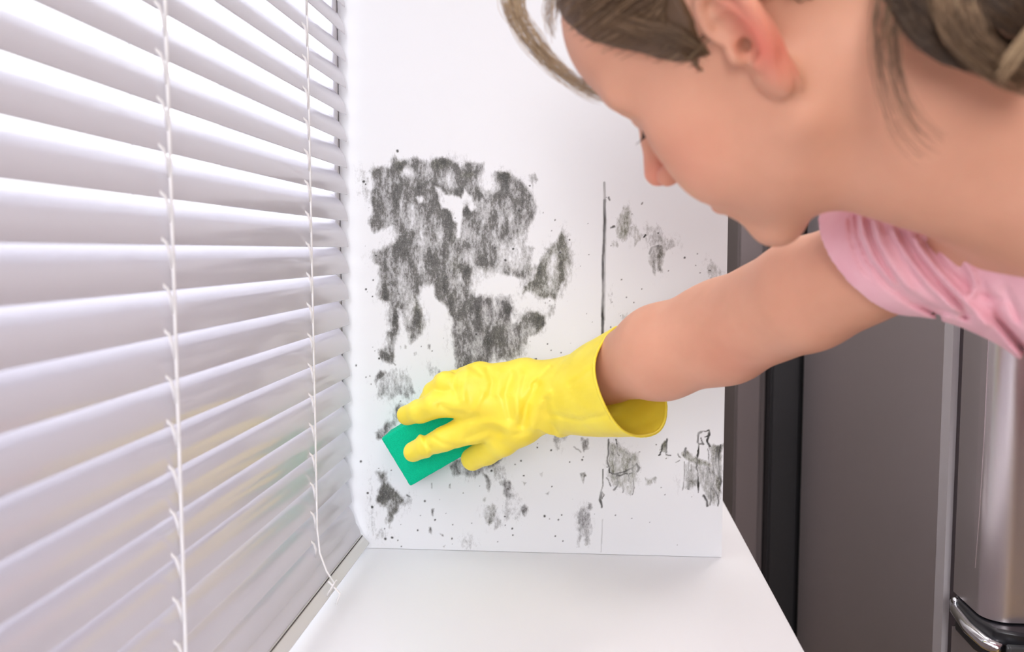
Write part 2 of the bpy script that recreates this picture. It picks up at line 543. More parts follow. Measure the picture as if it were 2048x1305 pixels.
# stain outlines, (value, softness, olive tint, outline)
S_ADD = [
 (0.92, 7, .2, [(741,345),(760,332),(778,330),(786,306),(797,318),(830,316),(860,322),(880,314),(905,320),(925,332),(935,322),(968,326),(975,345),(1000,343),(1015,348),(1045,362),(1062,385),(1072,412),(1066,440),(1055,462),(1056,492),(1070,500),(1064,528),(1050,560),(1020,550),(965,556),(948,596),(940,650),(915,660),(900,632),(888,612),(870,596),(866,572),(846,572),(838,592),(845,625),(850,650),(845,668),(830,684),(818,690),(808,660),(800,620),(792,618),(795,690),(788,725),(775,730),(760,715),(758,700),(772,690),(776,668),(784,655),(776,630),(776,606),(760,600),(757,580),(760,535),(744,525),(740,500),(750,490),(765,478),(785,455),(750,468),(744,470),(740,445),(748,425),(742,400),(748,370)]),
 (0.95, 8, .0, [(925,600),(945,592),(1022,590),(1026,640),(1050,650),(1045,715),(1020,722),(960,732),(925,745),(912,740),(902,690),(905,630)]),
 (0.50, 10, .0, [(1010,600),(1050,640),(1060,690),(1045,720),(1000,722)]),
 (0.55, 10, .1, [(1040,570),(1050,545),(1010,540),(1030,520),(1080,530),(1075,580)]),
 (0.95, 6, .6, [(1066,560),(1078,535),(1092,500),(1110,480),(1122,462),(1130,470),(1140,500),(1138,530),(1130,560),(1120,580),(1112,600),(1095,592),(1075,596),(1060,585),(1045,582),(1045,570)]),
 (0.55, 9, .2, [(1122,455),(1140,470),(1146,505),(1140,560),(1125,600),(1120,540),(1110,490)]),
 (0.95, 6, .3, [(1042,632),(1055,618),(1075,622),(1088,635),(1092,648),(1075,665),(1060,675),(1055,690),(1040,688),(1045,660),(1035,650)]),
 (0.6, 6, .2, [(1092,610),(1108,605),(1106,635),(1095,640)]),
 (0.7, 4, .0, [(1060,350),(1070,346),(1075,358),(1066,370)]),
 (0.45, 7, .0, [(720,340),(735,342),(740,390),(730,420),(722,380)]),
 (0.95, 5, .1, [(749,752),(757,742),(772,745),(768,755),(757,762),(752,775),(748,760)]),
 (0.62, 7, .0, [(757,765),(765,748),(785,738),(810,740),(822,760),(832,785),(820,800),(800,790),(780,800),(755,790)]),
 (0.8, 5, .0, [(812,740),(824,760),(834,790),(826,792),(812,765)]),
 (0.6, 4, .0, [(856,740),(870,732),(880,742),(872,760),(858,755)]),
 (0.5, 5, .1, [(858,735),(864,730),(862,752),(856,750)]),
 (0.8, 4, .0, [(818,672),(826,672),(824,690),(819,686)]),
 (0.9, 2.5, .0, [(827,706),(834,704),(836,712),(829,713)]),
 (0.7, 2.5, .0, [(855,690),(860,690),(859,700),(855,698)]),
 (0.7, 2.0, .0, [(808,690),(813,692),(812,700),(807,698)]),
 (0.7, 2.0, .0, [(800,692),(803,692),(802,701),(800,700)]),
 (0.85, 6, .1, [(790,820),(800,805),(812,812),(800,840),(785,860),(768,882),(754,880),(752,868),(770,850),(785,840)]),
 # left lower blot
 (0.85, 6, .3, [(755,942),(768,942),(775,950),(772,965),(785,975),(800,990),(806,1005),(798,1025),(788,1030),(782,1045),(778,1055),(772,1040),(772,1020),(760,1008),(752,1000),(758,985),(766,970),(760,955),(748,945)]),
 (0.5, 5, .1, [(800,990),(822,992),(820,1012),(804,1015)]),
 (0.3, 9, .0, [(742,930),(750,1000),(748,1065),(740,1060),(738,950)]),
 (0.35, 7, .0, [(742,1055),(775,1060),(780,1075),(760,1080),(742,1070)]),
 # under sponge / glove
 (0.75, 6, .0, [(898,935),(915,920),(945,915),(1010,890),(1005,920),(985,935),(965,945),(945,955),(925,950),(905,955)]),
 (0.9, 4, .0, [(963,945),(972,946),(977,955),(982,970),(975,985),(970,975),(970,960)]),
 (0.5, 7, .0, [(985,935),(1010,930),(1015,960),(990,965)]),
 (0.92, 5, .0, [(998,965),(1012,958),(1025,965),(1024,982),(1030,995),(1015,996),(1006,988),(1006,975)]),
 (0.45, 9, .0, [(1010,990),(1035,985),(1048,1020),(1040,1045),(1010,1045),(1000,1020)]),
 (0.68, 7, .4, [(968,1010),(985,1005),(995,1010),(992,1035),(985,1048),(978,1055),(970,1045),(964,1030)]),
 (0.6, 5, .0, [(990,1035),(1002,1040),(1000,1055),(992,1060)]),
 (0.95, 4, .0, [(1042,1018),(1052,1008),(1058,1022),(1054,1034),(1046,1032)]),
 (0.6, 4, .0, [(992,993),(997,994),(995,1003),(991,1002)]),
 (0.6, 4, .0, [(962,996),(970,998),(967,1004),(962,1001)]),
 (0.8, 5, .0, [(1105,872),(1118,868),(1138,872),(1130,885),(1120,880),(1115,898),(1110,900),(1106,885)]),
 (0.7, 4, .0, [(1164,878),(1180,880),(1178,895),(1170,905),(1165,895)]),
 (0.9, 2.5, .0, [(1159,947),(1170,945),(1173,953),(1168,958),(1166,972),(1163,960)]),
 (0.62, 5, .0, [(1165,1015),(1175,1012),(1178,1030),(1182,1050),(1180,1090),(1168,1095),(1165,1065),(1156,1050),(1155,1035)]),
 (0.8, 3.5, .0, [(1172,1026),(1179,1025),(1180,1042),(1173,1046)]),
 (0.8, 3, .0, [(1178,1002),(1182,1008),(1180,1020),(1176,1014)]),
 (0.7, 4, .0, [(1158,1055),(1164,1055),(1162,1070),(1157,1080),(1153,1096),(1152,1085),(1157,1070)]),
 (0.4, 7, .0, [(915,1075),(945,1078),(950,1095),(935,1110),(918,1100)]),
 (0.9, 2, .0, [(878,1066),(886,1068),(889,1073),(881,1072)]),
 (0.9, 1.5, .0, [(886,1093),(891,1090),(889,1096)]),
 (0.8, 2.5, .0, [(862,1020),(868,1018),(866,1034),(863,1030)]),
 (0.85, 2.5, .0, [(858,1056),(863,1056),(865,1072),(860,1066)]),
 (0.8, 2, .0, [(897,970),(901,966),(902,979),(898,978)]),
 (0.7, 2, .0, [(1045,965),(1055,966),(1050,972)]),
 (0.7, 2, .0, [(1079,948),(1085,945),(1083,954)]),
 (0.7, 2, .0, [(1088,988),(1098,982),(1096,990)]),
 # right panel
 (0.80, 6, .9, [(1236,425),(1248,410),(1258,412),(1262,440),(1258,470),(1250,485),(1236,480),(1230,455)]),
 (0.8, 4, .4, [(1222,482),(1232,480),(1240,490),(1236,497),(1226,492)]),
 (0.7, 4, .6, [(1258,455),(1268,450),(1272,460),(1288,470),(1284,485),(1274,492),(1268,478),(1258,470)]),
 (0.7, 5, .3, [(1310,495),(1322,488),(1332,492),(1330,515),(1328,545),(1318,545),(1314,520),(1312,555),(1305,545),(1298,525),(1302,508)]),
 (0.5, 6, .3, [(1318,470),(1348,480),(1350,490),(1335,500),(1322,495)]),
 (0.4, 7, .1, [(1292,450),(1318,452),(1330,480),(1300,500),(1290,480)]),
 (0.55, 6, .3, [(1412,540),(1422,518),(1432,530),(1446,545),(1440,560),(1415,562)]),
 (0.55, 6, .4, [(1245,632),(1256,622),(1262,640),(1250,655),(1246,645)]),
 (0.5, 5, .0, [(1222,600),(1228,585),(1230,600),(1224,620)]),
 (0.7, 9, 1., [(1216,885),(1270,905),(1280,935),(1278,960),(1268,975),(1258,992),(1240,975),(1222,968),(1214,930)]),
 (0.95, 2.5, .9, [(1327,882),(1336,878),(1333,890),(1335,905),(1326,905),(1318,900),(1322,890)]),
 (0.6, 4, .9, [(1325,902),(1334,905),(1332,922),(1327,918)]),
 (0.6, 4, 1., [(1291,958),(1302,958),(1310,955),(1305,968),(1294,970)]),
 (0.9, 4, .9, [(1362,905),(1372,900),(1390,912),(1400,920),(1425,925),(1428,935),(1400,932),(1370,925),(1363,915)]),
 (0.62, 6, .5, [(1362,925),(1400,930),(1442,925),(1444,1000),(1436,1012),(1418,1010),(1405,985),(1394,970),(1380,975),(1368,980),(1362,950)]),
 (0.85, 4, .6, [(1420,895),(1444,888),(1444,990),(1432,975),(1424,940)]),
]
S_CUT = [
 (0.95, 3, [(868,372),(880,378),(892,390),(905,392),(925,398),(928,380),(945,395),(952,415),(944,425),(935,412),(925,420),(922,440),(918,475),(912,476),(915,450),(905,440),(898,418),(884,416),(878,398)]),
 (0.9, 3, [(833,394),(846,392),(846,404),(838,405)]),
 (0.6, 5, [(797,340),(812,332),(830,345),(820,352),(800,352)]),
 (0.8, 7, [(970,335),(990,350),(996,375),(985,385),(968,385),(955,372),(960,350)]),
 (0.8, 6, [(752,478),(785,455),(798,468),(790,485),(765,498),(748,500)]),
 (0.8, 8, [(940,560),(950,535),(995,540),(1010,560),(1022,585),(1000,592),(960,590),(938,585)]),
 (0.6, 6, [(834,525),(845,530),(845,548),(836,545)]),
 (0.5, 6, [(836,465),(848,460),(850,490),(838,490)]),
 (0.6, 5, [(915,540),(925,545),(928,570),(916,565)]),
 (0.5, 6, [(820,605),(830,612),(826,640),(815,655),(800,650),(798,625)]),
 (0.45, 9, [(885,330),(905,350),(900,372),(880,365)]),
 (0.45, 10, [(985,470),(1010,480),(1050,470),(1055,530),(1000,530)]),
 (0.5, 6, [(1100,520),(1112,500),(1116,520),(1108,545)]),
 (0.35, 8, [(965,610),(975,612),(980,640),(968,660)]),
 (0.4, 8, [(930,500),(945,505),(940,530),(928,525)]),
]
S_DARK = [  # denser patches inside: value, radius x, radius y, centre
 (.35,10,14,750,447),(.3,12,16,797,330),(.25,22,10,880,328),(.35,14,10,1008,353),(.22,26,22,790,385),(.22,20,30,870,410),
 (.2,26,14,1030,390),(.25,12,26,768,580),(.25,9,16,836,625),(.2,14,30,898,480),(.2,8,14,950,610),(.3,9,10,903,427),
 (.22,20,30,960,640),(.25,9,20,785,655),(.3,12,10,775,710),(.25,7,16,1016,620),(.2,10,20,940,690),(.3,9,16,1080,545),
 (.3,12,12,1078,640),(.25,10,12,990,505),(.25,7,7,1013,750),(.2,15,8,935,350),(.25,10,14,935,420),(.2,8,30,975,670),
 (.3,14,16,775,995),(.2,10,40,930,560),
]
S_LINE = [  # value, half width, points
 (1.0, 3.0, [(1209,400),(1209,430),(1208,470),(1207,500),(1206,530),(1206,570),(1206,600),(1206,640),(1205,700)]),
 (0.6, 2.6, [(1209,366),(1209,400)]), (0.45, 4.0, [(1209,440),(1207,640)]),
 (1.0, 1.6, [(1216,880),(1216,930),(1220,945),(1232,948),(1245,945)]), (1.0, 1.3, [(1230,880),(1233,900),(1237,912)]),
 (1.0, 2.4, [(1245,945),(1262,940),(1272,930),(1278,938),(1276,945)]), (1.0, 1.6, [(1262,940),(1268,948),(1258,950),(1256,962)]),
 (1.0, 2.2, [(1230,948),(1238,952),(1250,948),(1254,950)]), (.9, 1.6, [(1232,950),(1233,968),(1226,980)]),
 (.9, 1.4, [(1214,955),(1220,972)]), (.9, 1.4, [(1268,960),(1268,975),(1262,990)]), (.8, 1.5, [(1245,962),(1245,985)]),
 (.7, 1.8, [(1222,905),(1232,915),(1228,930)]), (.7, 1.8, [(1250,905),(1262,915),(1256,930),(1266,935)]),
 (1.0, 1.2, [(1206,940),(1206,970),(1200,988)]), (1.0, 2.6, [(1201,985),(1199,1000),(1203,1014)]), (1.0, 1.1, [(1202,985),(1206,990),(1202,998)]),
 (.35, 0.9, [(1206,1040),(1202,1105)]),
 (1.0, 1.7, [(1333,878),(1332,890),(1330,905)]), (1.0, 1.4, [(1322,892),(1319,908),(1315,910)]), (.9, 1.2, [(1330,908),(1340,912)]),
 (1.0, 2.6, [(1394,885),(1398,868),(1404,864)]), (1.0, 1.3, [(1404,864),(1418,861),(1419,870),(1412,875)]), (1.0, 1.7, [(1396,888),(1408,890),(1404,878)]),
 (1.0, 1.8, [(1417,866),(1416,885),(1420,895)]), (1.0, 1.5, [(1397,890),(1395,920),(1394,960),(1394,985)]),
 (.9, 1.2, [(1366,925),(1366,980)]), (.9, 1.2, [(1378,925),(1376,978)]), (.8, 1.0, [(1372,940),(1374,978)]), (.9, 2, [(1368,905),(1372,898),(1370,912)]),
 (.8, 1.0, [(1385,930),(1386,960)]), (.9, 1.5, [(1405,930),(1405,962)]), (.9, 1.7, [(1418,935),(1422,960),(1420,1010)]),
 (.9, 1.8, [(1428,925),(1430,950),(1424,975),(1432,985),(1438,1000),(1436,1012)]), (.9, 1.7, [(1440,890),(1438,930),(1442,970)]),
 (.9, 1.5, [(1434,895),(1433,930),(1440,960)]), (1.0, 2.6, [(1405,992),(1412,1003),(1416,1012)]), (.8, 1.2, [(1416,900),(1419,925),(1412,945),(1416,975)]),
 (.8, 1.4, [(1353,908),(1358,915)]), (.7, 1.0, [(1350,925),(1356,920)]),
 (1.0, 2.2, [(1220,456),(1228,453)]), (1.0, 1.8, [(1285,407),(1287,406)]), (.9, 2.0, [(1216,395),(1217,400)]), (1.0, 2, [(1416,540),(1420,540)]),
 (1.0, 2.0, [(1290,475),(1293,472)]), (1.0, 1.4, [(772,985),(776,992),(776,1002)]), (1.0, 1.7, [(811,991),(817,992)]),
 (.9, 1.3, [(782,724),(790,732)]), (.8, 2.5, [(1318,492),(1308,495),(1300,508)]), (.6,1.2,[(1163,905),(1150,895)]),
 (.6,1.0,[(861,965),(862,975)]), (1.,1.7,[(1068,718),(1072,718)]), (1.,1.6,[(944,334),(948,334)]),
]
S_DOT = [(795,302,3),(732,580,2.4),(727,364,3),(731,370,2),(746,594,1.6),(747,560,1.6),(758,717,2.4),(712,732,2),(732,754,1.3),(740,753,1.3),(722,924,2.4),
 (736,987,2.4),(744,1015,3),(849,1002,2.3),(836,1062,2),(904,1078,2),(1024,1058,2),(1026,1072,1.8),(1009,1033,2),(1089,1033,2.6),(1116,1040,1.8),(1110,1073,1.8),
 (1125,1082,1.6),(1042,922,1.8),(1031,930,1.4),(1048,952,1.8),(983,942,2.6),(1102,901,2.2),(1075,895,1.8),(1369,516,2.2),(1337,542,1.3),(1317,466,2),(1109,440,1.8),
 (1086,425,1.3),(1128,492,2),(1120,505,3),(1140,480,2),(990,497,2.8),(1012,521,3),(1027,499,2.6),(1038,420,3),(953,669,3),(870,1040,2),(784,1076,2.5),(771,1078,3),
 (770,1058,1.6),(795,1082,1.4),(1122,705,1.6),(1165,920,2),(1094,688,1.5),(1140,925,1.5),(752,512,2.6),(893,554,2.4),(874,553,2),(798,588,2),(1060,372,2),(892,454,2),
 (1392,531,1.3),(1395,508,1.2),(1400,546,1.4),(1254,595,1.6),(1243,560,1.4),(1222,655,1.6),(1268,606,1.2)]

cell = 0.00085
gx = np.arange(XW0, XW1 + cell / 2, (XW1 - XW0) / round((XW1 - XW0) / cell))
zlo, zhi = ZC, 1.40
gz = np.concatenate([np.arange(zlo, zhi, cell), np.linspace(zhi, ZTOP, 12)])
GX, GZ = np.meshgrid(gx, gz, indexing='ij')
yw = WD + (GX - wl[0]) * 0.0
PW = np.stack([GX.ravel(), yw.ravel(), GZ.ravel()], 1)
u, v_ = proj(PW)
# the wall's own millimetre coordinates, warped so that the edges grow ragged
q3 = np.stack([u, v_ * 0.6, np.zeros_like(u)], 1)
wxn = 5.0 * vnoise(q3, 1 / 22.) + 3.0 * vnoise(q3 + 31, 1 / 8.) + 1.6 * vnoise(q3 + 77, 1 / 3.)
wyn = 5.0 * vnoise(q3 + 11, 1 / 22.) + 3.4 * vnoise(q3 + 53, 1 / 8.) + 2.0 * vnoise(q3 + 91, 1 / 3.)
sel = (v_ > 285) & (v_ < 1130)
us, vs_ = u[sel], v_[sel]
uw, vw = us + wxn[sel] * 0.8, vs_ + wyn[sel] * 0.8
dens = np.zeros(len(us)); olive = np.zeros(len(us))
def window(pts, r):
    p = np.asarray(pts, float)
    return np.nonzero((us > p[:, 0].min() - r) & (us < p[:, 0].max() + r) & (vs_ > p[:, 1].min() - r) & (vs_ < p[:, 1].max() + r))[0]
for val, soft, ol, poly in S_ADD:
    w_ = window(poly, 30)
    k = 0.35 if soft < 3 else 1.0
    sd = poly_sd(us[w_] + (uw[w_] - us[w_]) * k, vs_[w_] + (vw[w_] - vs_[w_]) * k, poly)
    a_ = np.clip(0.5 - sd / (2 * soft), 0, 1); a_ = a_ * a_ * (3 - 2 * a_)
    if soft >= 5:
        dens[w_] = np.maximum(dens[w_], 0.17 * np.clip(0.5 - sd / 36, 0, 1) ** 0.7)
    dens[w_] = np.maximum(dens[w_], val * a_); olive[w_] = np.maximum(olive[w_], ol * a_)
for val, soft, poly in S_CUT:
    w_ = window(poly, 30)
    sd = poly_sd(us[w_] + (uw[w_] - us[w_]) * .7, vs_[w_] + (vw[w_] - vs_[w_]) * .7, poly)
    a_ = np.clip(0.5 - sd / (2 * soft), 0, 1)
    dens[w_] *= 1 - val * a_
q4 = np.stack([us, vs_ * 0.35, np.zeros_like(us)], 1)
st = 0.5 * vnoise(q4, 1 / 11.) + 0.3 * vnoise(q4 + 17, 1 / 4.5) + 0.35 * vnoise(np.stack([us, vs_, us * 0], 1), 1 / 26.)
dens = dens * (0.80 + 0.42 * st)
for val, rx, ry, x, y in S_DARK:
    g_ = np.exp(-((uw - x) / rx) ** 2 - ((vw - y) / ry) ** 2)
    dens += 1.7 * val * g_ * (0.7 + 0.6 * st)
    if y < 360 or x > 1060: olive = np.maximum(olive, .8 * g_)
ink = np.zeros(len(us))
for val, hw, pts in S_LINE:
    w_ = window(pts, 20)
    k = .22 if 1203 < pts[0][0] < 1211 else .7
    dd = line_d(us[w_] + (uw[w_] - us[w_]) * k, vs_[w_] + (vw[w_] - vs_[w_]) * k, pts)
    ink[w_] = np.maximum(ink[w_], val * np.clip((1.25 - dd / hw) * 1.6, 0, 1) * (0.92 + 0.5 * st[w_]))
dr_ = np.random.default_rng(5)
for _ in range(170):
    x = 725 + 720 * dr_.beta(1.3, 2.0); y = 330 + 770 * dr_.beta(1.6, 1.2)
    if y > 380 or x < 1090: S_DOT.append((x, y, dr_.uniform(0.5, 1.5)))
for x, y, r in S_DOT:
    w_ = window([(x, y)], 12)
    dd = np.hypot(us[w_] + (uw[w_] - us[w_]) * .3 - x, vs_[w_] + (vw[w_] - vs_[w_]) * .3 - y)
    ink[w_] = np.maximum(ink[w_], np.clip((1.2 - dd / r) * 2, 0, 1))
def full(a, n=len(u)):
    o = np.zeros(n, np.float32); o[sel] = a; return o
nx_, nz_ = len(gx), len(gz)
ii = (np.arange(nx_ - 1)[:, None] * nz_ + np.arange(nz_ - 1)[None]).ravel()
faces = np.stack([ii, ii + nz_, ii + nz_ + 1, ii + 1], 1)
# back, sides and top close the slab
bk = np.array([(XW0, WD + 0.11, zlo), (XW1, WD + 0.11, zlo), (XW1, WD + 0.11, ZTOP), (XW0, WD + 0.11, ZTOP)])
n0 = len(PW)
Vw = np.concatenate([PW, bk])
me = bpy.data.meshes.new('wall_back')
c00, c10, c11, c01 = 0, (nx_ - 1) * nz_, nx_ * nz_ - 1, nz_ - 1
extra = [(n0 + 1, n0, n0 + 3, n0 + 2),
         tuple([n0, *range(c00, c01 + 1), n0 + 3]), tuple([n0 + 2, *range(c11, c10 - 1, -1), n0 + 1]),
         tuple([n0 + 1, *[i * nz_ for i in range(nx_ - 1, -1, -1)], n0]),
         tuple([n0 + 3, *[i * nz_ + nz_ - 1 for i in range(nx_)], n0 + 2])]
fl = [tuple(q) for q in faces.tolist()] + extra
me.from_pydata(Vw.tolist(), [], fl)
for nm, arr in (('mould', full(dens)), ('olive', full(olive)), ('ink', full(ink))):
    a_ = me.attributes.new(nm, 'FLOAT', 'POINT')
    a_.data.foreach_set('value', np.concatenate([arr, np.zeros(4, np.float32)]).astype(np.float32))
m = mat('mouldy_wall_paint', (0.88, 0.87, 0.90), 0.5)
t = NT(m)
A = {k: t.new('ShaderNodeAttribute', attribute_name=k).outputs['Fac'] for k in ('mould', 'olive', 'ink')}
fine = t.noise(t.coord((1, 1, 0.6)), 1100, 2, 0.7)
rag = t.noise(t.coord((1, 1, 0.5)), 330, 4, 0.75)
mott = t.noise(t.coord((1, 1, 0.45)), 75, 4, 0.65)
on = t.math('MULTIPLY', A['mould'], 12.0, clamp=True)
field = t.math('ADD', A['mould'], t.math('MULTIPLY', t.math('SUBTRACT', rag, 0.5), 1.25))
field = t.math('ADD', field, t.math('MULTIPLY', t.math('SUBTRACT', mott, 0.5), 1.2))
body = t.math('MULTIPLY', t.math('MULTIPLY_ADD', field, 1.5, -0.22, clamp=True), on)
deep = t.math('MULTIPLY', t.math('MULTIPLY_ADD', field, 1.7, -1.12, clamp=True), on)
sp = t.math('MULTIPLY', t.math('MULTIPLY_ADD', t.math('ADD', fine, t.math('MULTIPLY', field, 0.22)), 9.0, -6.0, clamp=True), on)
grain_ = t.noise(t.coord((1, 1, 0.7)), 620, 3, 0.8)
body = t.math('MULTIPLY', body, t.math('MULTIPLY_ADD', grain_, 2.6, -0.16, clamp=True))
cov = t.math('MAXIMUM', t.math('MULTIPLY', body, t.math('MULTIPLY_ADD', deep, 0.08, 0.90)), t.math('MULTIPLY', sp, 0.85))
ink = t.math('MULTIPLY', A['ink'], t.math('MULTIPLY_ADD', rag, 3.6, -0.30, clamp=True))
cov = t.math('MAXIMUM', cov, t.math('MULTIPLY', ink, 0.97), clamp=True)
patch = t.math('MULTIPLY_ADD', t.noise(t.coord((1, 1, 0.7)), 28, 2), 4.0, -2.0, clamp=True)
tone = t.mix(t.math('MAXIMUM', A['olive'], t.math('MULTIPLY', patch, 0.6)), (0.10, 0.088, 0.09), (0.13, 0.132, 0.06))
tone = t.mix(t.math('MULTIPLY', deep, 0.8), tone, (0.030, 0.030, 0.021))
tone = t.mix(t.math('MAXIMUM', t.math('MULTIPLY', sp, 0.85), ink, clamp=True), tone, (0.022, 0.021, 0.019))
t.link(t.mix(cov, (0.79, 0.80, 0.83), tone), t.p.inputs['Base Color'])
t.bump(t.math('ADD', t.math('MULTIPLY', cov, 0.6), t.noise(t.coord(), 90, 3)), 0.12, 0.0008)
me.materials.append(m)
bwall = bpy.data.objects.new('wall_back', me)
col.objects.link(bwall)
tag(bwall, kind='structure')

# --- worktop, its base and what stands beyond
XCE = 0.2015
wt = MB().box((-0.3105, -0.75, ZC - 0.035), (XCE, WD, ZC)).box((XW0, WD, ZC - 0.035), (XCE, 1.375, ZC - 0.0005))
wt = MB().prism([(-0.3105, -0.75), (XCE, -0.75), (XCE, 1.375), (-0.3105, 1.375)], ZC - 0.035, ZC - 0.0004, 'xy')
tag(wt.build('worktop', M['laminate'], bevel=0.0015), 'smooth white worktop below the blind, ending at the stained wall', 'worktop')
bc = empty('base_cabinet', (-0.05, 0.3, 0))
tag(bc, 'white cabinet carrying the white worktop', 'cabinet')
MB().box((-0.308, -0.74, 0.08), (XCE - 0.03, 1.36, ZC - 0.036)).build('body', M['laminate'], bc, bevel=0.001)
MB().box((-0.30, -0.72, 0), (XCE - 0.08, 1.34, 0.08)).build('plinth', M['dark'], bc)
for k in range(4):
    dr = MB().box((XCE - 0.03, -0.735 + k * 0.52, 0.085), (XCE - 0.011, -0.735 + k * 0.52 + 0.515, ZC - 0.04)).build('door', M['laminate'], bc, bevel=0.0015)
    MB().tube([(XCE + 0.012, -0.70 + k * 0.52, 0.55), (XCE + 0.012, -0.70 + k * 0.52, 0.70)], 0.005).tube([(XCE - 0.012, -0.70 + k * 0.52, 0.56), (XCE + 0.012, -0.70 + k * 0.52, 0.56)], 0.004).tube([(XCE - 0.012, -0.70 + k * 0.52, 0.69), (XCE + 0.012, -0.70 + k * 0.52, 0.69)], 0.004).build('handle', M['chrome'], dr, smooth=True)

xa, xb_, xc_ = at(1470, 800, 1.95)[0], at(1540, 800, 1.9)[0], at(1607, 800, 1.86)[0]
tc_ = empty('tall_cabinet', ((xa + xb_) / 2, 2.05, 0))
tag(tc_, 'tall grey-brown cabinet beside the pale wall edge, left of the black one', 'cabinet')
MB().box((xa, 1.95, 0.0), (xb_, 2.245, 2.2)).build('body', M['cabinet'], tc_, bevel=0.002)
MB().box((xa + 0.002, 1.93, 0.08), (xb_ - 0.014, 1.949, 2.19)).build('door', M['cabinet'], tc_, bevel=0.002)
bk_ = empty('black_cabinet', ((xb_ + xc_) / 2, 2.0, 0))
tag(bk_, 'tall black cabinet between the grey-brown cabinet and the steel fridge', 'cabinet')
MB().box((xb_ + 0.001, 1.90, 0.0), (xc_ + 0.1, 2.245, 2.2)).build('body', M['dark'], bk_, bevel=0.002)
MB().box((xb_ + 0.003, 1.885, 0.08), (xc_ - 0.002, 1.899, 2.19)).build('door', M['dark'], bk_, bevel=0.002)

# --- the fridge
FX, FY0, FY1 = 0.428, 1.12, 1.86
fr_ = empty('fridge', (FX + 0.4, 1.45, 0))
tag(fr_, 'tall brushed steel fridge with a black and chrome drawer handle', 'fridge')
MB().box((FX, FY0, 0.02), (FX + 0.86, FY1, 1.80)).build('body', M['steel'], fr_, bevel=0.004)
MB().prism([(FX - 0.0015, FY0 - 0.006), (FX + 0.02, FY0 - 0.006), (FX + 0.02, FY0 - 0.0005), (FX - 0.0001, FY0 - 0.0005), (FX - 0.0001, FY0 + 0.021), (FX - 0.0015, FY0 + 0.021)], 0.03, 1.79, 'xy').build('edge_trim', M['trim'], fr_)
MB().box((FX + 0.006, FY0 - 0.028, 0.03), (FX + 0.85, FY0 - 0.006, 1.79)).build('door_gasket', M['gasket'], fr_)
DB, DF = FY0 - 0.029, FY0 - 0.120
ZH = at(1960, 1225, FY0 - 0.06)[2]


def door_profile(x0, x1, y0, y1, r=0.026):
    pts = [(x0, y0), (x0, y1 + r)]
    pts += [(x0 + r * (1 - math.cos(a)), y1 + r * (1 - math.sin(a))) for a in np.linspace(0, math.pi / 2, 10)[1:]]
    pts += [(x1 - r + r * math.sin(a), y1 + r - r * math.cos(a)) for a in np.linspace(0, math.pi / 2, 10)]
    return pts + [(x1, y0)]


for nm, x0, x1, z0, z1 in (('left_door', FX + 0.001, FX + 0.425, ZH + 0.012, 1.785), ('right_door', FX + 0.43, FX + 0.855, ZH + 0.012, 1.785), ('freezer_drawer', FX + 0.001, FX + 0.855, 0.1, ZH - 0.030)):
    o = MB().prism(door_profile(x0, x1, DB, DF), z0, z1, 'xy').build(nm, M['steel_door'], fr_, smooth=False)
    o.data.shade_smooth(); md = o.modifiers.new('e', 'EDGE_SPLIT'); md.split_angle = math.radians(35)
    if nm != 'freezer_drawer':
        xh = x1 - 0.05 if nm == 'left_door' else x0 + 0.05
        MB().tube([(xh, DF - 0.001, z0 + .15), (xh, DF - 0.045, z0 + .2), (xh, DF - 0.05, 1.3), (xh, DF - 0.045, 1.6), (xh, DF - 0.001, 1.65)], 0.011, 12).build('handle', M['chrome'], o, smooth=True)
# shallow finger recess: a long crease along the door's edge
MB().prism([(DF + 0.034, ZH + 0.06), (DF + 0.040, ZH + 0.12), (DF + 0.040, 1.5), (DF + 0.030, 1.62), (DF + 0.025, 1.5), (DF + 0.025, ZH + 0.22), (DF + 0.029, ZH + 0.12)], FX + 0.0004, FX + 0.002, 'yz').build('grip_recess', M['steel'], fr_)
# drawer handle: black channel wrapping the corner, chrome end, smoked grip along the front
hd = MB()
hd.prism([(FX + 0.004, DB), (FX - 0.003, DB - 0.02), (FX - 0.004, DF + 0.02), (FX + 0.004, DF - 0.012), (FX + 0.03, DF - 0.024), (FX + 0.82, DF - 0.024), (FX + 0.85, DF - 0.008), (FX + 0.855, DB)], ZH - 0.028, ZH + 0.010, 'xy')
hobj = hd.build('drawer_handle', M['black'], fr_, bevel=0.004, seg=3)
MB().tube([(FX + 0.001, DB - 0.004, ZH + 0.001), (FX - 0.004, DB - 0.022, ZH - 0.002), (FX - 0.0065, DF + 0.024, ZH - 0.005), (FX - 0.001, DF - 0.006, ZH - 0.008), (FX + 0.008, DF - 0.021, ZH - 0.009)], [0.005, 0.0065, 0.0075, 0.0075, 0.0065], 14).build('chrome_bar', M['chrome'], hobj, smooth=True)
MB().box((FX + 0.011, DF - 0.033, ZH - 0.017), (FX + 0.80, DF - 0.023, ZH - 0.001)).build('grip', grain(mat('smoked_grip', (0.07, 0.075, 0.08), 0.25), 200, 0.02, 0.0003), hobj, bevel=0.002)
MB().tube([(FX + 0.0, DB - 0.014, ZH + 0.006), (FX - 0.005, DB - 0.015, ZH + 0.006)], 0.004, 14).build('screw_cap', M['chrome'], hobj, smooth=True)
for x in (FX + 0.08, FX + 0.78):
    for y in (FY0 + 0.08, FY1 - 0.08):
        MB().tube([(x, y, 0.0), (x, y, 0.021)], 0.02, 12).build('foot', M['black'], fr_)

# ------------------------------------------------------------------ the blind
PITCHS = 0.0309
Y0B, Y1B = -0.55, 1.083
z_ref = at(693, 494, Y1B)[2]
bl = empty('venetian_blind', (-0.295, 0.27, ZC + 0.003))
tag(bl, 'white slatted blind hanging closed in front of the bright window', 'blind')
chord, tilt = 0.0385, math.radians(57)


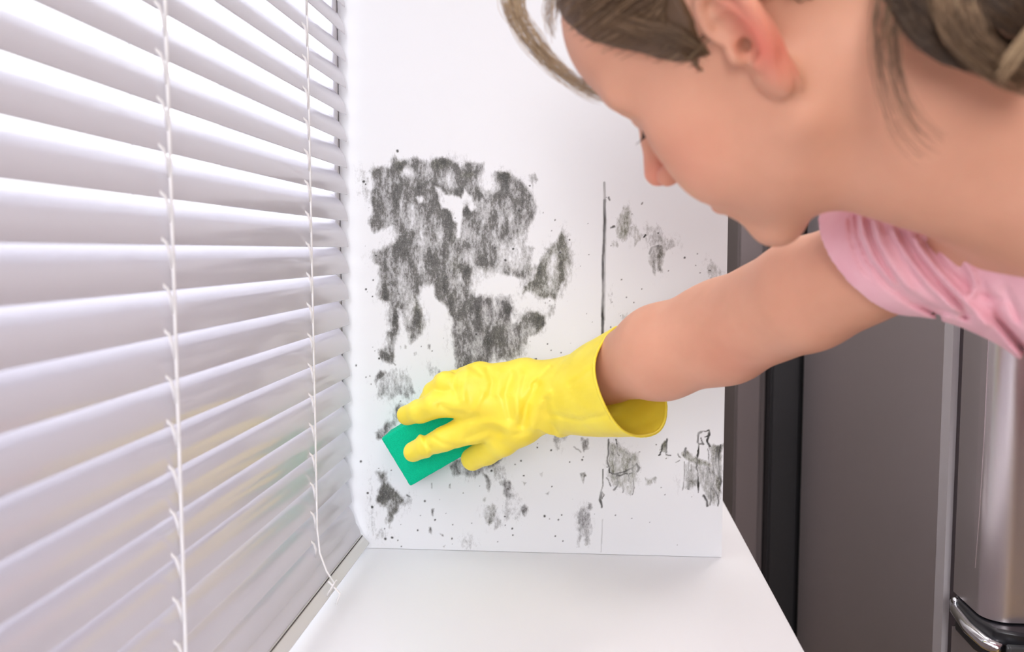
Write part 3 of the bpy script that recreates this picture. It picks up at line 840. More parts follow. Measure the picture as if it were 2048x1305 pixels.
def slat_mesh(chord, tilt, bow=0.0055, th=0.0011, n=12):
    """slat section from its window edge (upper) to its room edge (lower), bowed up and towards the room"""
    prof_t, prof_b = [], []
    for i in range(n + 1):
        s_ = i / n
        a = s_ * chord
        b = bow * 4 * s_ * (1 - s_)
        ex = (math.cos(tilt), -math.sin(tilt)); ey = (math.sin(tilt), math.cos(tilt))
        x = (a - chord) * ex[0] + b * ey[0]; z = (a - chord) * ex[1] + b * ey[1]
        prof_t.append((x, z)); prof_b.append((x - th * ey[0], z - th * ey[1]))
    return prof_t + prof_b[::-1]


prof = slat_mesh(chord, tilt)
sm = MB().prism(prof, Y0B, Y1B, 'xz')
slat0 = sm.build('slat', M['slat'], smooth=True)
md = slat0.modifiers.new('e', 'EDGE_SPLIT'); md.split_angle = math.radians(50)
slat0.parent = bl
zs = []
k = 0
zb = z_ref - 14 * PITCHS
z = z_ref - 14 * PITCHS
while z < WZ1 - 0.04:
    if z > ZC + 0.04: zs.append(z)
    z += PITCHS
jit = np.random.default_rng(3)
for i, z in enumerate(zs):
    o = slat0 if i == 0 else slat0.copy()
    if i: col.objects.link(o); o.parent = bl
    o.location = (XB, 0, z)
    o.rotation_euler = (0, math.radians(float(jit.normal(0, 0.7))), 0)
    o.matrix_parent_inverse = bl.matrix_world.inverted()
for sx_, sy_, sr_ in ((712, 1052, 1), (723, 1086, 6)):
    o = slat0.copy(); col.objects.link(o); o.parent = bl
    pz = at(sx_, sy_, 1.083)
    o.location = (pz[0], 0, pz[2]); o.rotation_euler = (0, math.radians(sr_), 0); o.matrix_parent_inverse = bl.matrix_world.inverted()
# bottom rail, lying turned on the worktop
e1 = np.array([math.cos(math.radians(48)), -math.sin(math.radians(48))]); e2 = np.array([-e1[1], e1[0]])
tipb = np.array([XB + 0.0205, ZC + 0.0105])
rp = [tipb, tipb - e1 * 0.0155, tipb - e1 * 0.0155 - e2 * 0.006, tipb - e1 * 0.0125 - e2 * 0.0065, tipb - e1 * 0.005 - e2 * 0.0065, tipb - e2 * 0.006]
rp = [(float(p[0]), float(max(p[1], ZC + 0.0004))) for p in rp]
rail = MB().prism(rp, Y0B, Y1B + 0.004, 'xz').build('bottom_rail', M['rail'], bl, bevel=0.0012)
g0 = tipb - e1 * 0.012 + e2 * 0.0003
MB().prism([tuple(tipb - e1 * 0.0138 + e2 * 0.0008), tuple(tipb - e1 * 0.0128 + e2 * 0.0008), tuple(tipb - e1 * 0.0128 - e2 * 0.001), tuple(tipb - e1 * 0.0138 - e2 * 0.001)], Y0B, Y1B, 'xz').build('rail_groove', M['gasket'], rail)
MB().box((XB - 0.03, Y0B, WZ1 - 0.04), (XB + 0.012, Y1B, WZ1 + 0.005)).build('head_rail', M['rail'], bl, bevel=0.002)
ztopc = WZ1 - 0.04
for ci, (yc, rr) in enumerate(((0.609, 0.0013), (0.927, 0.0010), (0.29, 0.0016), (-0.03, 0.0016), (-0.35, 0.0016))):
    x = XB + 0.0022
    pts = [(x, yc, ztopc), (x, yc, 1.5), (x + 0.0005, yc, 1.2)]
    if ci == 1:
        pts += [(x + 0.001, yc, 1.05), (x + 0.001, yc, 0.97), (x + 0.004, yc - 0.002, 0.945), (x + 0.012, yc - 0.006, 0.927), (x + 0.022, yc - 0.010, 0.915)]
    else:
        pts += [(x + 0.001, yc, 1.0), (x + 0.001, yc, ZC + 0.04), (x + 0.02, yc, ZC + 0.022)]
    lc = MB().tube(pts, rr, 8).build('lift_cord', M['cord'], bl, smooth=True)
    # ladder strands: one crosses under every slat and shows as a short slanting loop
    lad = MB()
    for z in zs:
        lad.tube([(XB - 0.010, yc - 0.011, z + 0.013), (XB + 0.0022, yc - 0.009, z + 0.001), (XB + 0.003, yc - 0.006, z - 0.006), (XB + 0.0015, yc - 0.001, z - 0.017)], [0.0007, 0.0013, 0.0014, 0.0005], 6)
        lad.tube([(XB - 0.001, yc - 0.0095, z + 0.002), (XB + 0.0005, yc - 0.003, z - 0.0005)], 0.0007, 6)
    lad.tube([(XB - 0.022, yc - 0.004, ztopc), (XB - 0.022, yc - 0.004, ZC + 0.02)], 0.0006, 6)
    lad.build('ladder_cord', M['cord'], bl, smooth=True)
    # knot where the cord meets the rail
    kp = tipb - e1 * 0.006
    loop = [(XB + 0.028 + 0.004 * math.cos(a) - 0.006, yc - 0.014 + 0.011 * math.sin(a), ZC + 0.019 + 0.007 * math.cos(a)) for a in np.linspace(0, 2 * math.pi, 18)]
    MB().tube(loop, 0.0009, 6).tube([(XB + 0.018, yc - 0.014, ZC + 0.026), (XB + 0.031, yc - 0.016, ZC + 0.014), (XB + 0.027, yc - 0.017, ZC + 0.003)], 0.0012, 6).build('cord_knot', M['cord'], bl, smooth=True)

#PERSON
# ------------------------------------------------------------------ the person
def rot_axis(k, a):
    k = unit(k); K_ = np.array([[0, -k[2], k[1]], [k[2], 0, -k[0]], [-k[1], k[0], 0]])
    return np.eye(3) + math.sin(a) * K_ + (1 - math.cos(a)) * K_ @ K_


HO = at(1524, 62, 0.585)
HM = rotz(-5.26768) @ rotx(-0.61119) @ roty(-0.35543) @ rotz(math.radians(-8))
HM = rot_axis(CAM - HO, math.radians(7)) @ HM                 # columns: her right, forward, up


def hw(p):
    """head coordinates to the room"""
    return HM @ np.asarray(p, float) + HO


F32 = np.float32
# ear frame (for the side x>0 of the mirrored head)
EO = np.array([0.067, -0.007, 0.0])
e_up = unit((0.06, -0.16, 0.97)); e_bk = np.array([0.34, -0.92, -0.17]); e_bk = unit(e_bk - e_up * (e_bk @ e_up)); e_out = unit(np.cross(e_bk, e_up))
if e_out[0] < 0: e_out = -e_out
ER = np.stack([e_bk, e_up, e_out])


def curve3(ctrl, n):
    c = np.array(ctrl, float); p = np.vstack([2 * c[0] - c[1], c, 2 * c[-1] - c[-2]])
    t_ = np.linspace(0, len(c) - 1 - 1e-6, n); i = t_.astype(int); u = (t_ - i)[:, None]
    a, b, d, e = p[i], p[i + 1], p[i + 2], p[i + 3]
    return 0.5 * (2 * b + (d - a) * u + (2 * a - 5 * b + 4 * d - e) * u ** 2 + (3 * b - 3 * d + e - a) * u ** 3)


HELIX = curve3([(0.004, 0.003, 0.001), (-0.004, 0.009, 0.003), (-0.006, 0.020, 0.004), (0.000, 0.033, 0.005), (0.012, 0.040, 0.006), (0.023, 0.037, 0.006), (0.0285, 0.026, 0.006), (0.0285, 0.011, 0.006), (0.0235, -0.005, 0.005), (0.0155, -0.018, 0.004), (0.008, -0.029, 0.003)], 26)
ANTI = curve3([(0.013, 0.030, 0.003), (0.019, 0.021, 0.005), (0.0215, 0.009, 0.006), (0.019, -0.004, 0.006), (0.012, -0.0125, 0.005), (0.007, -0.0145, 0.005)], 14)


def ear_sdf(q):
    """q: mirrored head coordinates"""
    E = ((q - EO.astype(F32)) @ ER.T.astype(F32)).astype(F32)
    far_ = np.linalg.norm(E - np.array([0.012, 0.004, 0], F32), axis=1)
    d = (far_ - 0.0435).astype(F32)
    near_ = far_ < 0.072
    if not near_.any(): return d
    E = E[near_] / F32(0.93)
    e = ell(E, (0.0115, 0.006, -0.0015), (0.0165, 0.034, 0.0036))
    e = smin(e, chain(E, HELIX, np.interp(np.linspace(0, 1, 26), [0, .2, .6, .85, 1], [.002, .0038, .0048, .0044, .0030]), 0), 0.005)
    e = smin(e, ell(E, (0.0062, -0.0265, 0.0005), (0.0082, 0.0115, 0.0044)), 0.008)
    e = smin(e, chain(E, ANTI, [0.0032] * 14, 0), 0.005)
    e = smin(e, chain(E, curve3([(0.019, 0.019, 0.003), (0.010, 0.023, 0.002), (0.002, 0.024, 0.001)], 6), [0.0028] * 6, 0), 0.004)
    e = smax(e, -ell(E, (0.0085, 0.002, 0.006), (0.0095, 0.0125, 0.0078)), 0.004)
    e = smax(e, -ell(E, (0.006, 0.0165, 0.006), (0.0085, 0.0045, 0.0055)), 0.003)
    e = smin(e, ell(E, (-0.0035, -0.002, 0.0035), (0.0048, 0.0070, 0.0048)), 0.004)
    e = smin(e, ell(E, (0.0085, -0.0145, 0.004), (0.0052, 0.0038, 0.0036)), 0.004)
    e = smax(e, -rc(E, (0.0050, -0.001, 0.004), (-0.003, -0.002, -0.017), 0.0048, 0.0044), 0.0015)
    e = smax(e, -rc(E, (0.0040, -0.006, 0.005), (0.0032, -0.0140, 0.006), 0.0032, 0.0016), 0.002)
    d[near_] = np.maximum(e * 0.93, far_[near_] - 0.0435)
    return d


def head_sdf(P):
    L = ((P - HO.astype(F32)) @ HM.astype(F32)).astype(F32)
    q = L.copy(); q[:, 0] = np.abs(q[:, 0])
    d = ell(L, (0, -0.018, 0.050), (0.073, 0.096, 0.080))
    d = smin(d, ell(L, (0, 0.043, 0.057), (0.060, 0.052, 0.054)), 0.03)
    d = smin(d, ell(L, (0, 0.040, -0.008), (0.059, 0.050, 0.060)), 0.03)
    d = smin(d, ell(q, (0.041, 0.056, -0.006), (0.024, 0.024, 0.020)), 0.02)
    d = smin(d, ell(q, (0.035, 0.058, -0.036), (0.029, 0.033, 0.031)), 0.02)
    d = smin(d, rc(q, (0.046, 0.006, -0.050), (0.012, 0.074, -0.088), 0.018, 0.018), 0.025)
    d = smin(d, ell(L, (0, 0.032, -0.060), (0.046, 0.050, 0.036)), 0.025)
    d = smin(d, ell(L, (0, 0.081, -0.091), (0.019, 0.014, 0.014)), 0.015)
    d = smin(d, ell(L, (0, 0.080, -0.050), (0.028, 0.020, 0.024)), 0.02)
    # lips
    d = smin(d, chain(q, [(0, 0.1005, -0.047), (0.010, 0.0985, -0.0465), (0.023, 0.086, -0.050)], [0.0052, 0.0048, 0.002]), 0.004)
    d = smin(d, chain(q, [(0, 0.0985, -0.0575), (0.010, 0.096, -0.0570), (0.022, 0.086, -0.052)], [0.0060, 0.0055, 0.002]), 0.004)
    d = smax(d, -chain(q, [(0, 0.1055, -0.0522), (0.011, 0.102, -0.0515), (0.025, 0.089, -0.0508)], [0.0013, 0.0012, 0.0010]), 0.002)
    # nose
    d = smin(d, chain(L, [(0, 0.085, 0.026), (0, 0.100, 0.006), (0, 0.1160, -0.012)], [0.0075, 0.0078, 0.0098]), 0.012)
    d = smin(d, ell(q, (0.0115, 0.1050, -0.0190), (0.0072, 0.0098, 0.0074)), 0.006)
    d = smin(d, rc(L, (0, 0.108, -0.020), (0, 0.096, -0.028), 0.0045, 0.004), 0.005)
    d = smax(d, -rc(q, (0.0068, 0.106, -0.0285), (0.0062, 0.100, -0.017), 0.0034, 0.0026), 0.002)
    # brow, eye sockets, closed looking-down lids
    d = smin(d, rc(q, (0.010, 0.086, 0.034), (0.046, 0.070, 0.036), 0.0095, 0.008), 0.015)
    d = smax(d, -ell(q, (0.031, 0.094, 0.020), (0.016, 0.012, 0.0115)), 0.012)
    d = smin(d, ell(q, (0.031, 0.0725, 0.018), (0.0135, 0.0135, 0.0125)), 0.003)
    # temple hollow
    d = smax(d, -ell(q, (0.085, 0.050, 0.035), (0.018, 0.030, 0.028)), 0.02)
    d = smin(d, ear_sdf(q), 0.004)
    return d


# shoulder, elbow, wrist of the reaching right arm
SH = at(1857, 488, 0.675); UA = at(1612, 590, 0.76); EL = at(1446, 664, 0.85); FB = at(1322, 705, 0.885); FW = at(1215, 742, 0.955); WR = at(1120, 785, 0.985)
NB = np.array([0.30, 0.56, 1.325])       # base of the neck
LS = np.array([0.345, 0.43, 1.35])       # near shoulder
LE = np.array([0.52, 0.33, 1.17]); LW = np.array([0.66, 0.40, 1.06])
HIP = np.array([0.84, 0.56, 1.02])

# right hand, gripping the sponge against the wall
FING = {
 'index': ([at(1040, 835, .99), at(945, 855, .995), at(888, 879, .994), at(852, 893, 1.004), at(827, 904, 1.016)], [.019, .0175, .0135, .0128, .0118]),
 'middle': ([at(1040, 810, .985), at(925, 806, .985), at(872, 810, .985), at(840, 823, .998), at(814, 831, 1.012)], [.018, .0165, .0142, .0132, .0115]),
 'ring': ([at(1045, 785, .99), at(940, 772, .990), at(893, 768, .992), at(868, 785, 1.008), at(856, 803, 1.022)], [.018, .016, .0125, .0118, .0105]),
 'pinky': ([at(1052, 757, .995), at(962, 752, 1.0), at(918, 758, 1.008), at(886, 766, 1.024), at(872, 785, 1.036)], [.017, .0145, .0112, .0105, .0095]),
 'thumb': ([at(1085, 815, .99), at(1042, 850, .99), at(1006, 880, 1.000), at(973, 903, 1.018), at(945, 919, 1.03)], [.021, .022, .018, .0150, .0128]),
}


def hand_sdf(P, grow=0.0):
    d = None
    for k_, (pts, rad) in FING.items():
        e = chain(P, pts[1:], [r + grow for r in rad[1:]], 0.004)
        d = e if d is None else smin(d, e, 0.004)
    pal = None
    for k_, (pts, rad) in FING.items():
        e = rc(P, pts[0], pts[1], rad[0] + grow, rad[1] + grow)
        pal = e if pal is None else smin(pal, e, 0.012)
    for k_, (pts, rad) in FING.items():
        pal = smin(pal, rc(P, WR, pts[0], .027 + grow, rad[0] + .003 + grow), 0.014)
    return smin(d, pal, 0.006)


def body_sdf(P):
    d = head_sdf(P)
    nk = rc(P, hw((0, -0.012, -0.030)), NB, 0.056, 0.062)
    nk = smin(nk, rc(P, (0.138, 0.590, 1.330), (0.305, 0.570, 1.295), 0.036, 0.056), 0.03)
    d = smin(d, nk, 0.022)
    ch = rc(P, (0.35, 0.57, 1.275), (0.52, 0.57, 1.20), 0.068, 0.105)
    ch = smin(ch, chain(P, [SH, (0.315, 0.55, 1.315), LS], [0.038, 0.058, 0.05], 0.03), 0.03)
    d = smin(d, ch, 0.03)
    arm = chain(P, [SH, UA, EL], [0.037, 0.0445, 0.0445], 0.01)
    arm = smin(arm, chain(P, [EL, FB, FW, WR], [0.0435, 0.0435, 0.0315, 0.025], 0.015), 0.02)
    # elbow bone and the soft hollow next to it
    arm = smin(arm, ell(P, at(1465, 705, .842), (.016, .016, .016)), 0.02)
    d = smin(d, arm, 0.015)
    d = smin(d, hand_sdf(P, -0.0060), 0.01)
    la = chain(P, [LS, LE, LW], [0.047, 0.041, 0.027], 0.02)
    hp = LW + np.array([0.05, 0.045, -0.02])
    la = smin(la, rc(P, LW, hp, 0.026, 0.028), 0.02)
    for j in range(4):
        b_ = hp + np.array([0.01, 0.0, 0.026 - 0.018 * j])
        la = smin(la, chain(P, [b_, b_ + np.array([0.045, 0.022, 0]), b_ + np.array([0.062, 0.05 - .004 * abs(j - 1), -0.004])], [0.010, 0.009, 0.0075], 0.003), 0.005)
    la = smin(la, chain(P, [LW + np.array([0.015, 0.01, 0.02]), hp + np.array([-0.01, 0.03, 0.045]), hp + np.array([0.012, 0.06, 0.05])], [0.013, 0.011, 0.008], 0.003), 0.006)
    d = smin(d, la, 0.015)
    return d


def inv_list(pts):
    return np.array(pts)


v, f = surface(body_sdf, (-0.15, 0.24, 0.96), (0.80, 1.07, 1.56), 0.0018)
v = relax(v, f, 1, 0.4)
person = np_mesh('person', v, f, M['skin'])
tag(person, 'person in pink t-shirt leaning over the worktop, scrubbing the stained wall with a sponge', 'person')
L = (v - HO) @ HM
qa = np.abs(L[:, 0])
E = (np.stack([qa, L[:, 1], L[:, 2]], 1) - EO) @ ER.T
bl_ = 0.85 * np.clip(1.2 - np.hypot((E[:, 0] - .018) / .016, (E[:, 1] + .002) / .034), 0, 1) * (np.abs(E[:, 2]) < .012) * (qa > .066)
bl_ = np.maximum(bl_, 0.7 * np.exp(-(np.linalg.norm(L - (0, .112, -.018), axis=1) / .017) ** 2))
bl_ = np.maximum(bl_, 0.9 * np.exp(-(np.hypot(qa / 1.6, np.hypot(L[:, 1] - .098, (L[:, 2] + .052) * 1.3)) / .011) ** 2))
bl_ = np.maximum(bl_, 0.22 * np.exp(-(np.hypot(np.hypot(qa - .052, L[:, 1] - .06), L[:, 2] + .02) / .022) ** 2))
bl_ = np.maximum(bl_, 0.16 * np.exp(-(np.linalg.norm(v - at(1470, 716, .80), axis=1) / .03) ** 2))
bl_ = np.clip(bl_, 0, 1)
a_ = person.data.attributes.new('blush', 'FLOAT', 'POINT'); a_.data.foreach_set('value', bl_.astype(np.float32))


def along(px_pts):
    return np.array(px_pts, float)


def crease(u, w, pts, width):
    return np.exp(-(line_d(u, w, pts) / width) ** 2)


# ------------------------------------------------------------------ rubber glove
G0 = at(1128, 800, .985); G1 = at(1262, 761, 0.932)
ga = unit(G1 - G0); GL = np.linalg.norm(G1 - G0)
cuff_side = unit(np.cross(ga, (0, 0, 1))); cuff_up = np.cross(cuff_side, ga)
G_CR = [(.0030, 8, [(1024, 748), (1012, 790), (1022, 835)]), (.0052, 10, [(1076, 772), (1056, 806), (1044, 850)]), (.0022, 6, [(912, 738), (908, 770), (914, 800)]),
        (.0020, 6, [(848, 868), (853, 890), (868, 916)]), (.0016, 5, [(862, 872), (885, 888), (905, 892)]), (.0016, 5, [(1066, 770), (1100, 735)]),
        (.0018, 7, [(975, 740), (985, 765), (980, 790)]), (.0016, 6, [(880, 812), (905, 826), (925, 828)]), (.0014, 5, [(945, 735), (962, 750)]),
        (.0030, 9, [(935, 875), (975, 862), (1000, 866)]), (.0014, 6, [(1100, 830), (1160, 842), (1220, 830)]), (.0018, 8, [(1110, 860), (1098, 830), (1090, 800)]),
        (.0012, 6, [(1140, 770), (1190, 735)]), (.0012, 5, [(1030, 870), (1060, 862)])]
G_RG = [(.0030, 9, [(1040, 750), (1030, 790), (1036, 830)]), (.0030, 10, [(1096, 785), (1074, 815), (1064, 860)]), (.0016, 7, [(935, 740), (925, 775), (928, 800)]),
        (.0020, 6, [(840, 870), (846, 888), (856, 905)]), (.0016, 7, [(1000, 745), (995, 790)]), (.0020, 9, [(940, 850), (985, 845), (1015, 858)]),
        (.0018, 8, [(1120, 870), (1115, 840)]), (.0016, 7, [(965, 790), (950, 820)])]


def glove_sdf(P):
    q = P - G0.astype(F32)
    s_ = q @ ga.astype(F32); x_ = q @ cuff_side.astype(F32); y_ = q @ cuff_up.astype(F32)
    th = np.arctan2(y_, x_); t_ = np.clip(s_ / GL, -0.3, 1.2)
    R = 0.0375 + 0.0185 * np.clip(t_, 0, 1.1) ** 0.8 + 0.0016 * t_ * np.sin(3 * th + 1.0) + 0.0012 * t_ * np.sin(5 * th)
    # lower side of the cuff sags open
    R = R + 0.003 * np.clip(t_, 0, 1) * np.clip(-np.sin(th), 0, 1)
    rr = np.hypot(x_, y_)
    wav = GL * (1 + 0.02 * np.sin(2 * th))
    outer = np.maximum(rr - R, -s_ - 0.010)
    hd = hand_sdf(P)
    u, w = proj(P)
    disp = 0.0
    for am, wd, pts in G_CR: disp = disp + am * crease(u, w, pts, wd)
    for am, wd, pts in G_RG: disp = disp - am * crease(u, w, pts, wd)
    disp = disp + 0.0009 * vnoise(P, 38.) + 0.0005 * vnoise(P, 95.)
    d = smin(hd, outer, 0.016) + disp * 0.9
    d = np.maximum(d, s_ - wav)
    inner = np.maximum(rr - (R - 0.0021), -(s_ - 0.004))
    d = np.maximum(d, -inner - disp * 0.9 * (s_ > 0))
    # rolled bead around the rim
    bead = np.hypot(rr - (R - 0.001), s_ - wav) - 0.0016
    return smin(d, bead, 0.001)


v, f = surface(glove_sdf, (-0.23, 0.83, 1.00), (0.11, 1.07, 1.20), 0.0010)
v = relax(v, f, 2, 0.4)
np_mesh('rubber_glove', v, f, M['glove'], person)

# ------------------------------------------------------------------ sponge pressed to the wall
c0 = at(765, 876, 1.048); c1 = at(820, 974, 1.048); c2 = at(975, 884, 1.048)
sx = unit(c2 - c1); sx[1] = 0; sx = unit(sx); sz = c0 - c1; sz[1] = 0; sz = unit(sz - sx * (sz @ sx))
SWd, SHt = 0.098, float(np.linalg.norm((c0 - c1) * [1, 0, 1]))
cc = c1 + sx * SWd / 2 + sz * SHt / 2; cc[1] = (1.048 + WD - 0.0012) / 2
sy = np.array([0, 1.0, 0]); hh = np.array([SWd / 2, (WD - 0.0012 - 1.048) / 2, SHt / 2])


def sponge_sdf(P):
    q = np.stack([(P - cc) @ sx, (P - cc) @ sy, (P - cc) @ sz], 1)
    r = 0.0022
    a = np.abs(q) - (hh - r)
    d = np.linalg.norm(np.maximum(a, 0), axis=1) + np.minimum(a.max(1), 0) - r
    # dented where the fingertips press
    for k_ in ('index', 'middle'):
        d = smax(d, -(rc(P, FING[k_][0][-2], FING[k_][0][-1], FING[k_][1][-2] - .0005, FING[k_][1][-1] - .0005)), 0.006)
    return d + 0.00022 * vnoise(P, 420.)


v, f = surface(sponge_sdf, cc - 0.07, cc + 0.07, 0.0009)
sp_ = np_mesh('sponge', v, f, M['sponge'])
tag(sp_, 'green sponge pressed against the stained wall under yellow rubber fingers', 'sponge')

# ------------------------------------------------------------------ t-shirt
ax_arm = unit(UA - SH)
HEM = at(1768, 515, 0.705)
n_hem = unit(ax_arm + np.array([0.0, 0.0, -0.28]) + np.array([0.0, 0.10, 0.0]))
T_CR = [(0.0048, 6, [(1712, 432), (1716, 470), (1735, 520), (1775, 570), (1830, 610), (1880, 632)]), (0.0042, 6, [(1735, 440), (1742, 475), (1762, 520), (1800, 575), (1850, 610), (1930, 634)]),
        (0.0033, 5, [(1700, 440), (1704, 480), (1722, 530), (1740, 550)]), (0.0060, 9, [(1800, 465), (1835, 520), (1880, 570), (1940, 630)]), (0.0067, 10, [(1850, 488), (1890, 540), (1930, 575), (1990, 640), (2060, 720)]),
        (0.0039, 7, [(1772, 455), (1795, 505), (1835, 560), (1880, 605)]), (0.0045, 9, [(1905, 510), (1935, 560), (1960, 590), (2000, 600)]), (0.0045, 8, [(1960, 560), (2000, 640), (2050, 690)]), (0.0045, 8, [(2010, 580), (2040, 640)])]
T_RG = [(0.0033, 6, [(1724, 436), (1728, 470), (1748, 518), (1788, 570)]), (0.0039, 7, [(1752, 445), (1760, 480), (1780, 525), (1820, 580)]),
        (0.0053, 9, [(1785, 460), (1815, 515), (1860, 575), (1915, 625)]), (0.0060, 9, [(1830, 478), (1870, 535), (1920, 590), (1970, 650)]), (0.0045, 8, [(1930, 520), (1950, 560), (1945, 590)]), (0.0045, 9, [(1945, 590), (1990, 650), (2040, 710)])]


def shirt_core(P):
    d = rc(P, at(1690, 518, 0.72), SH + np.array([0, 0, 0.006]), 0.0485, 0.050)
    d = smin(d, rc(P, SH + np.array([0, 0, 0.006]), (0.37, 0.60, 1.250), 0.050, 0.088), 0.02)
    d = smin(d, rc(P, (0.38, 0.585, 1.245), (0.60, 0.57, 1.165), 0.098, 0.135), 0.04)
    d = smin(d, rc(P, (0.60, 0.57, 1.165), HIP, 0.135, 0.150), 0.05)
    d = smin(d, rc(P, (0.34, 0.55, 1.28), LS, 0.075, 0.060), 0.03)
    d = smin(d, rc(P, LS, LS + (LE - LS) * 0.5, 0.058, 0.056), 0.02)
    return d


def shirt_sdf(P):
    u, w = proj(P)
    disp = 0.0
    for am, wd, pts in T_CR: disp = disp + am * crease(u, w, pts, wd)
    for am, wd, pts in T_RG: disp = disp - am * crease(u, w, pts, wd)
    d = shirt_core(P) - 0.0012 + disp + 0.0015 * vnoise(P, 14.)
    cut = (P - HEM.astype(F32)) @ n_hem.astype(F32)
    lcut = (P - (LS + (LE - LS) * .45).astype(F32)) @ unit(LE - LS).astype(F32)
    lcut = np.where((P[:, 1] < 0.47) & (P[:, 0] > 0.3), lcut, -1)
    inner = shirt_core(P) + 0.0090
    d = np.maximum(d, -inner)
    d = np.maximum(d, cut)
    d = np.maximum(d, lcut)
    # scooped neckline
    neck = rc(P, (0.12, 0.56, 1.40), (0.335, 0.535, 1.345), 0.088, 0.096)
    d = smax(d, -neck, 0.004)
    low = rc(P, (0.20, 0.56, 1.305), (0.30, 0.545, 1.305), 0.050, 0.056)
    d = smax(d, -low, 0.004)
    return d


v, f = surface(shirt_sdf, (0.10, 0.26, 0.86), (1.02, 0.84, 1.46), 0.0019)
v = relax(v, f, 2, 0.4)
np_mesh('t_shirt', v, f, M['cotton'], person)


def trousers_sdf(P):
    d = rc(P, HIP + np.array([-0.03, 0, 0.02]), HIP + np.array([0.03, 0, -0.06]), 0.150, 0.155)
    for s_ in (-1, 1):
        d = smin(d, chain(P, [HIP + np.array([0.02, 0.085 * s_, -0.08]), (0.80, 0.56 + .10 * s_, 0.50), (0.87, 0.56 + .10 * s_, 0.09)], [0.098, 0.066, 0.052], 0.03), 0.03)
    return d + 0.002 * vnoise(P, 12.)


v, f = surface(trousers_sdf, (0.60, 0.25, 0.02), (1.12, 0.90, 1.25), 0.006)
np_mesh('trousers', v, f, M['denim'], person)
for s_ in (-1, 1):
    y0 = 0.56 + .10 * s_
    v, f = surface(lambda P: np.maximum(smin(rc(P, (0.88, y0, 0.06), (0.74, y0 - .004 * s_, 0.040), 0.040, 0.036), rc(P, (0.87, y0, 0.11), (0.87, y0, 0.05), 0.042, 0.042), 0.02), 0.002 - P[:, 2]), (0.66, y0 - .1, -0.01), (0.96, y0 + .1, 0.2), 0.005)
    np_mesh('shoe', v, f, M['shoe'], person)

# ------------------------------------------------------------------ eyes and lashes
for s_ in (-1, 1):
    v, f = surface(lambda P: np.linalg.norm(P - hw((0.031 * s_, 0.0735, 0.0165)).astype(F32), axis=1) - 0.0122, hw((0.031 * s_, 0.0735, 0.0165)) - 0.016, hw((0.031 * s_, 0.0735, 0.0165)) + 0.016, 0.001)
    np_mesh('eye', v, f, M['eye'], person)


def tubes(name, paths, radii, tones, m, parent, n=3):
    """many thin strands in one mesh; paths (S, K, 3)"""
    S, K, _ = paths.shape
    tg = np.gradient(paths, axis=1); tg /= np.linalg.norm(tg, axis=2, keepdims=True) + 1e-9
    ref = np.array([0.3, 0.2, 0.93]); a = np.cross(tg, ref); a /= np.linalg.norm(a, axis=2, keepdims=True) + 1e-9
    b = np.cross(tg, a)
    ang = np.arange(n) * 2 * np.pi / n
    V = paths[:, :, None] + radii[:, :, None, None] * (a[:, :, None] * np.cos(ang)[:, None] + b[:, :, None] * np.sin(ang)[:, None])
    base = (np.arange(S)[:, None, None] * K + np.arange(K - 1)[None, :, None]) * n + np.arange(n)[None, None]
    nxt = (np.arange(S)[:, None, None] * K + np.arange(K - 1)[None, :, None]) * n + (np.arange(n)[None, None] + 1) % n
    F = np.stack([base, nxt, nxt + n, base + n], -1).reshape(-1, 4)
    o = np_mesh(name, V.reshape(-1, 3), F, m, parent)
    a_ = o.data.attributes.new('tone', 'FLOAT', 'POINT')
    a_.data.foreach_set('value', np.repeat(tones, K * n).astype(np.float32))
    return o


def spline(ctrl, K):
    """Catmull-Rom through ctrl (..., C, 3) -> (..., K, 3)"""
    C = ctrl.shape[-2]
    p = np.concatenate([2 * ctrl[..., :1, :] - ctrl[..., 1:2, :], ctrl, 2 * ctrl[..., -1:, :] - ctrl[..., -2:-1, :]], -2)
    t_ = np.linspace(0, C - 1 - 1e-6, K); i = t_.astype(int); u = (t_ - i)[:, None]
    a, b, c, d = p[..., i, :], p[..., i + 1, :], p[..., i + 2, :], p[..., i + 3, :]
    return 0.5 * (2 * b + (c - a) * u + (2 * a - 5 * b + 4 * c - d) * u ** 2 + (3 * b - 3 * c + d - a) * u ** 3)


hr = np.random.default_rng(11)
for s_ in (-1, 1):
    ls, eb = [], []
    for k_ in np.linspace(-1, 1, 26):
        bx = 0.031 + 0.012 * k_; by = 0.0855 - 0.004 * k_ ** 2 - 0.003 * k_
        p0 = np.array([bx * s_, by, 0.013 - 0.001 * abs(k_)])
        ls.append([hw(p0), hw(p0 + np.array([0.001 * k_ * s_, 0.005, -0.0035])), hw(p0 + np.array([0.003 * k_ * s_, 0.010, -0.003]))])
    lp = spline(np.array(ls), 6)
    tubes('eyelashes', lp, np.tile(np.linspace(0.0004, 0.0001, 6), (len(lp), 1)), np.zeros(len(lp)), M['hair'], person)
    for _ in range(130):
        t_ = hr.random(); x = 0.012 + 0.036 * t_
        p0 = np.array([x * s_, 0.0935 - 14 * (x - .012) ** 2 * 1.0, 0.036 + 0.005 * math.sin(t_ * 2.6) + hr.normal(0, .0013)])
        d_ = np.array([0.006 * s_, -0.0015, 0.002 - 0.003 * t_])
        eb.append([hw(p0), hw(p0 + d_ * .5 + [0, .0008, 0]), hw(p0 + d_)])
    lp = spline(np.array(eb), 5)
    tubes('eyebrow', lp, np.tile(np.linspace(0.0003, 0.0001, 5), (len(lp), 1)), np.full(len(lp), .4), M['hair'], person)

# ------------------------------------------------------------------ hair: a combed cap, a loose bun, wisps and a fallen fringe lock
BUN = np.array([0.0, -0.112, 0.018])


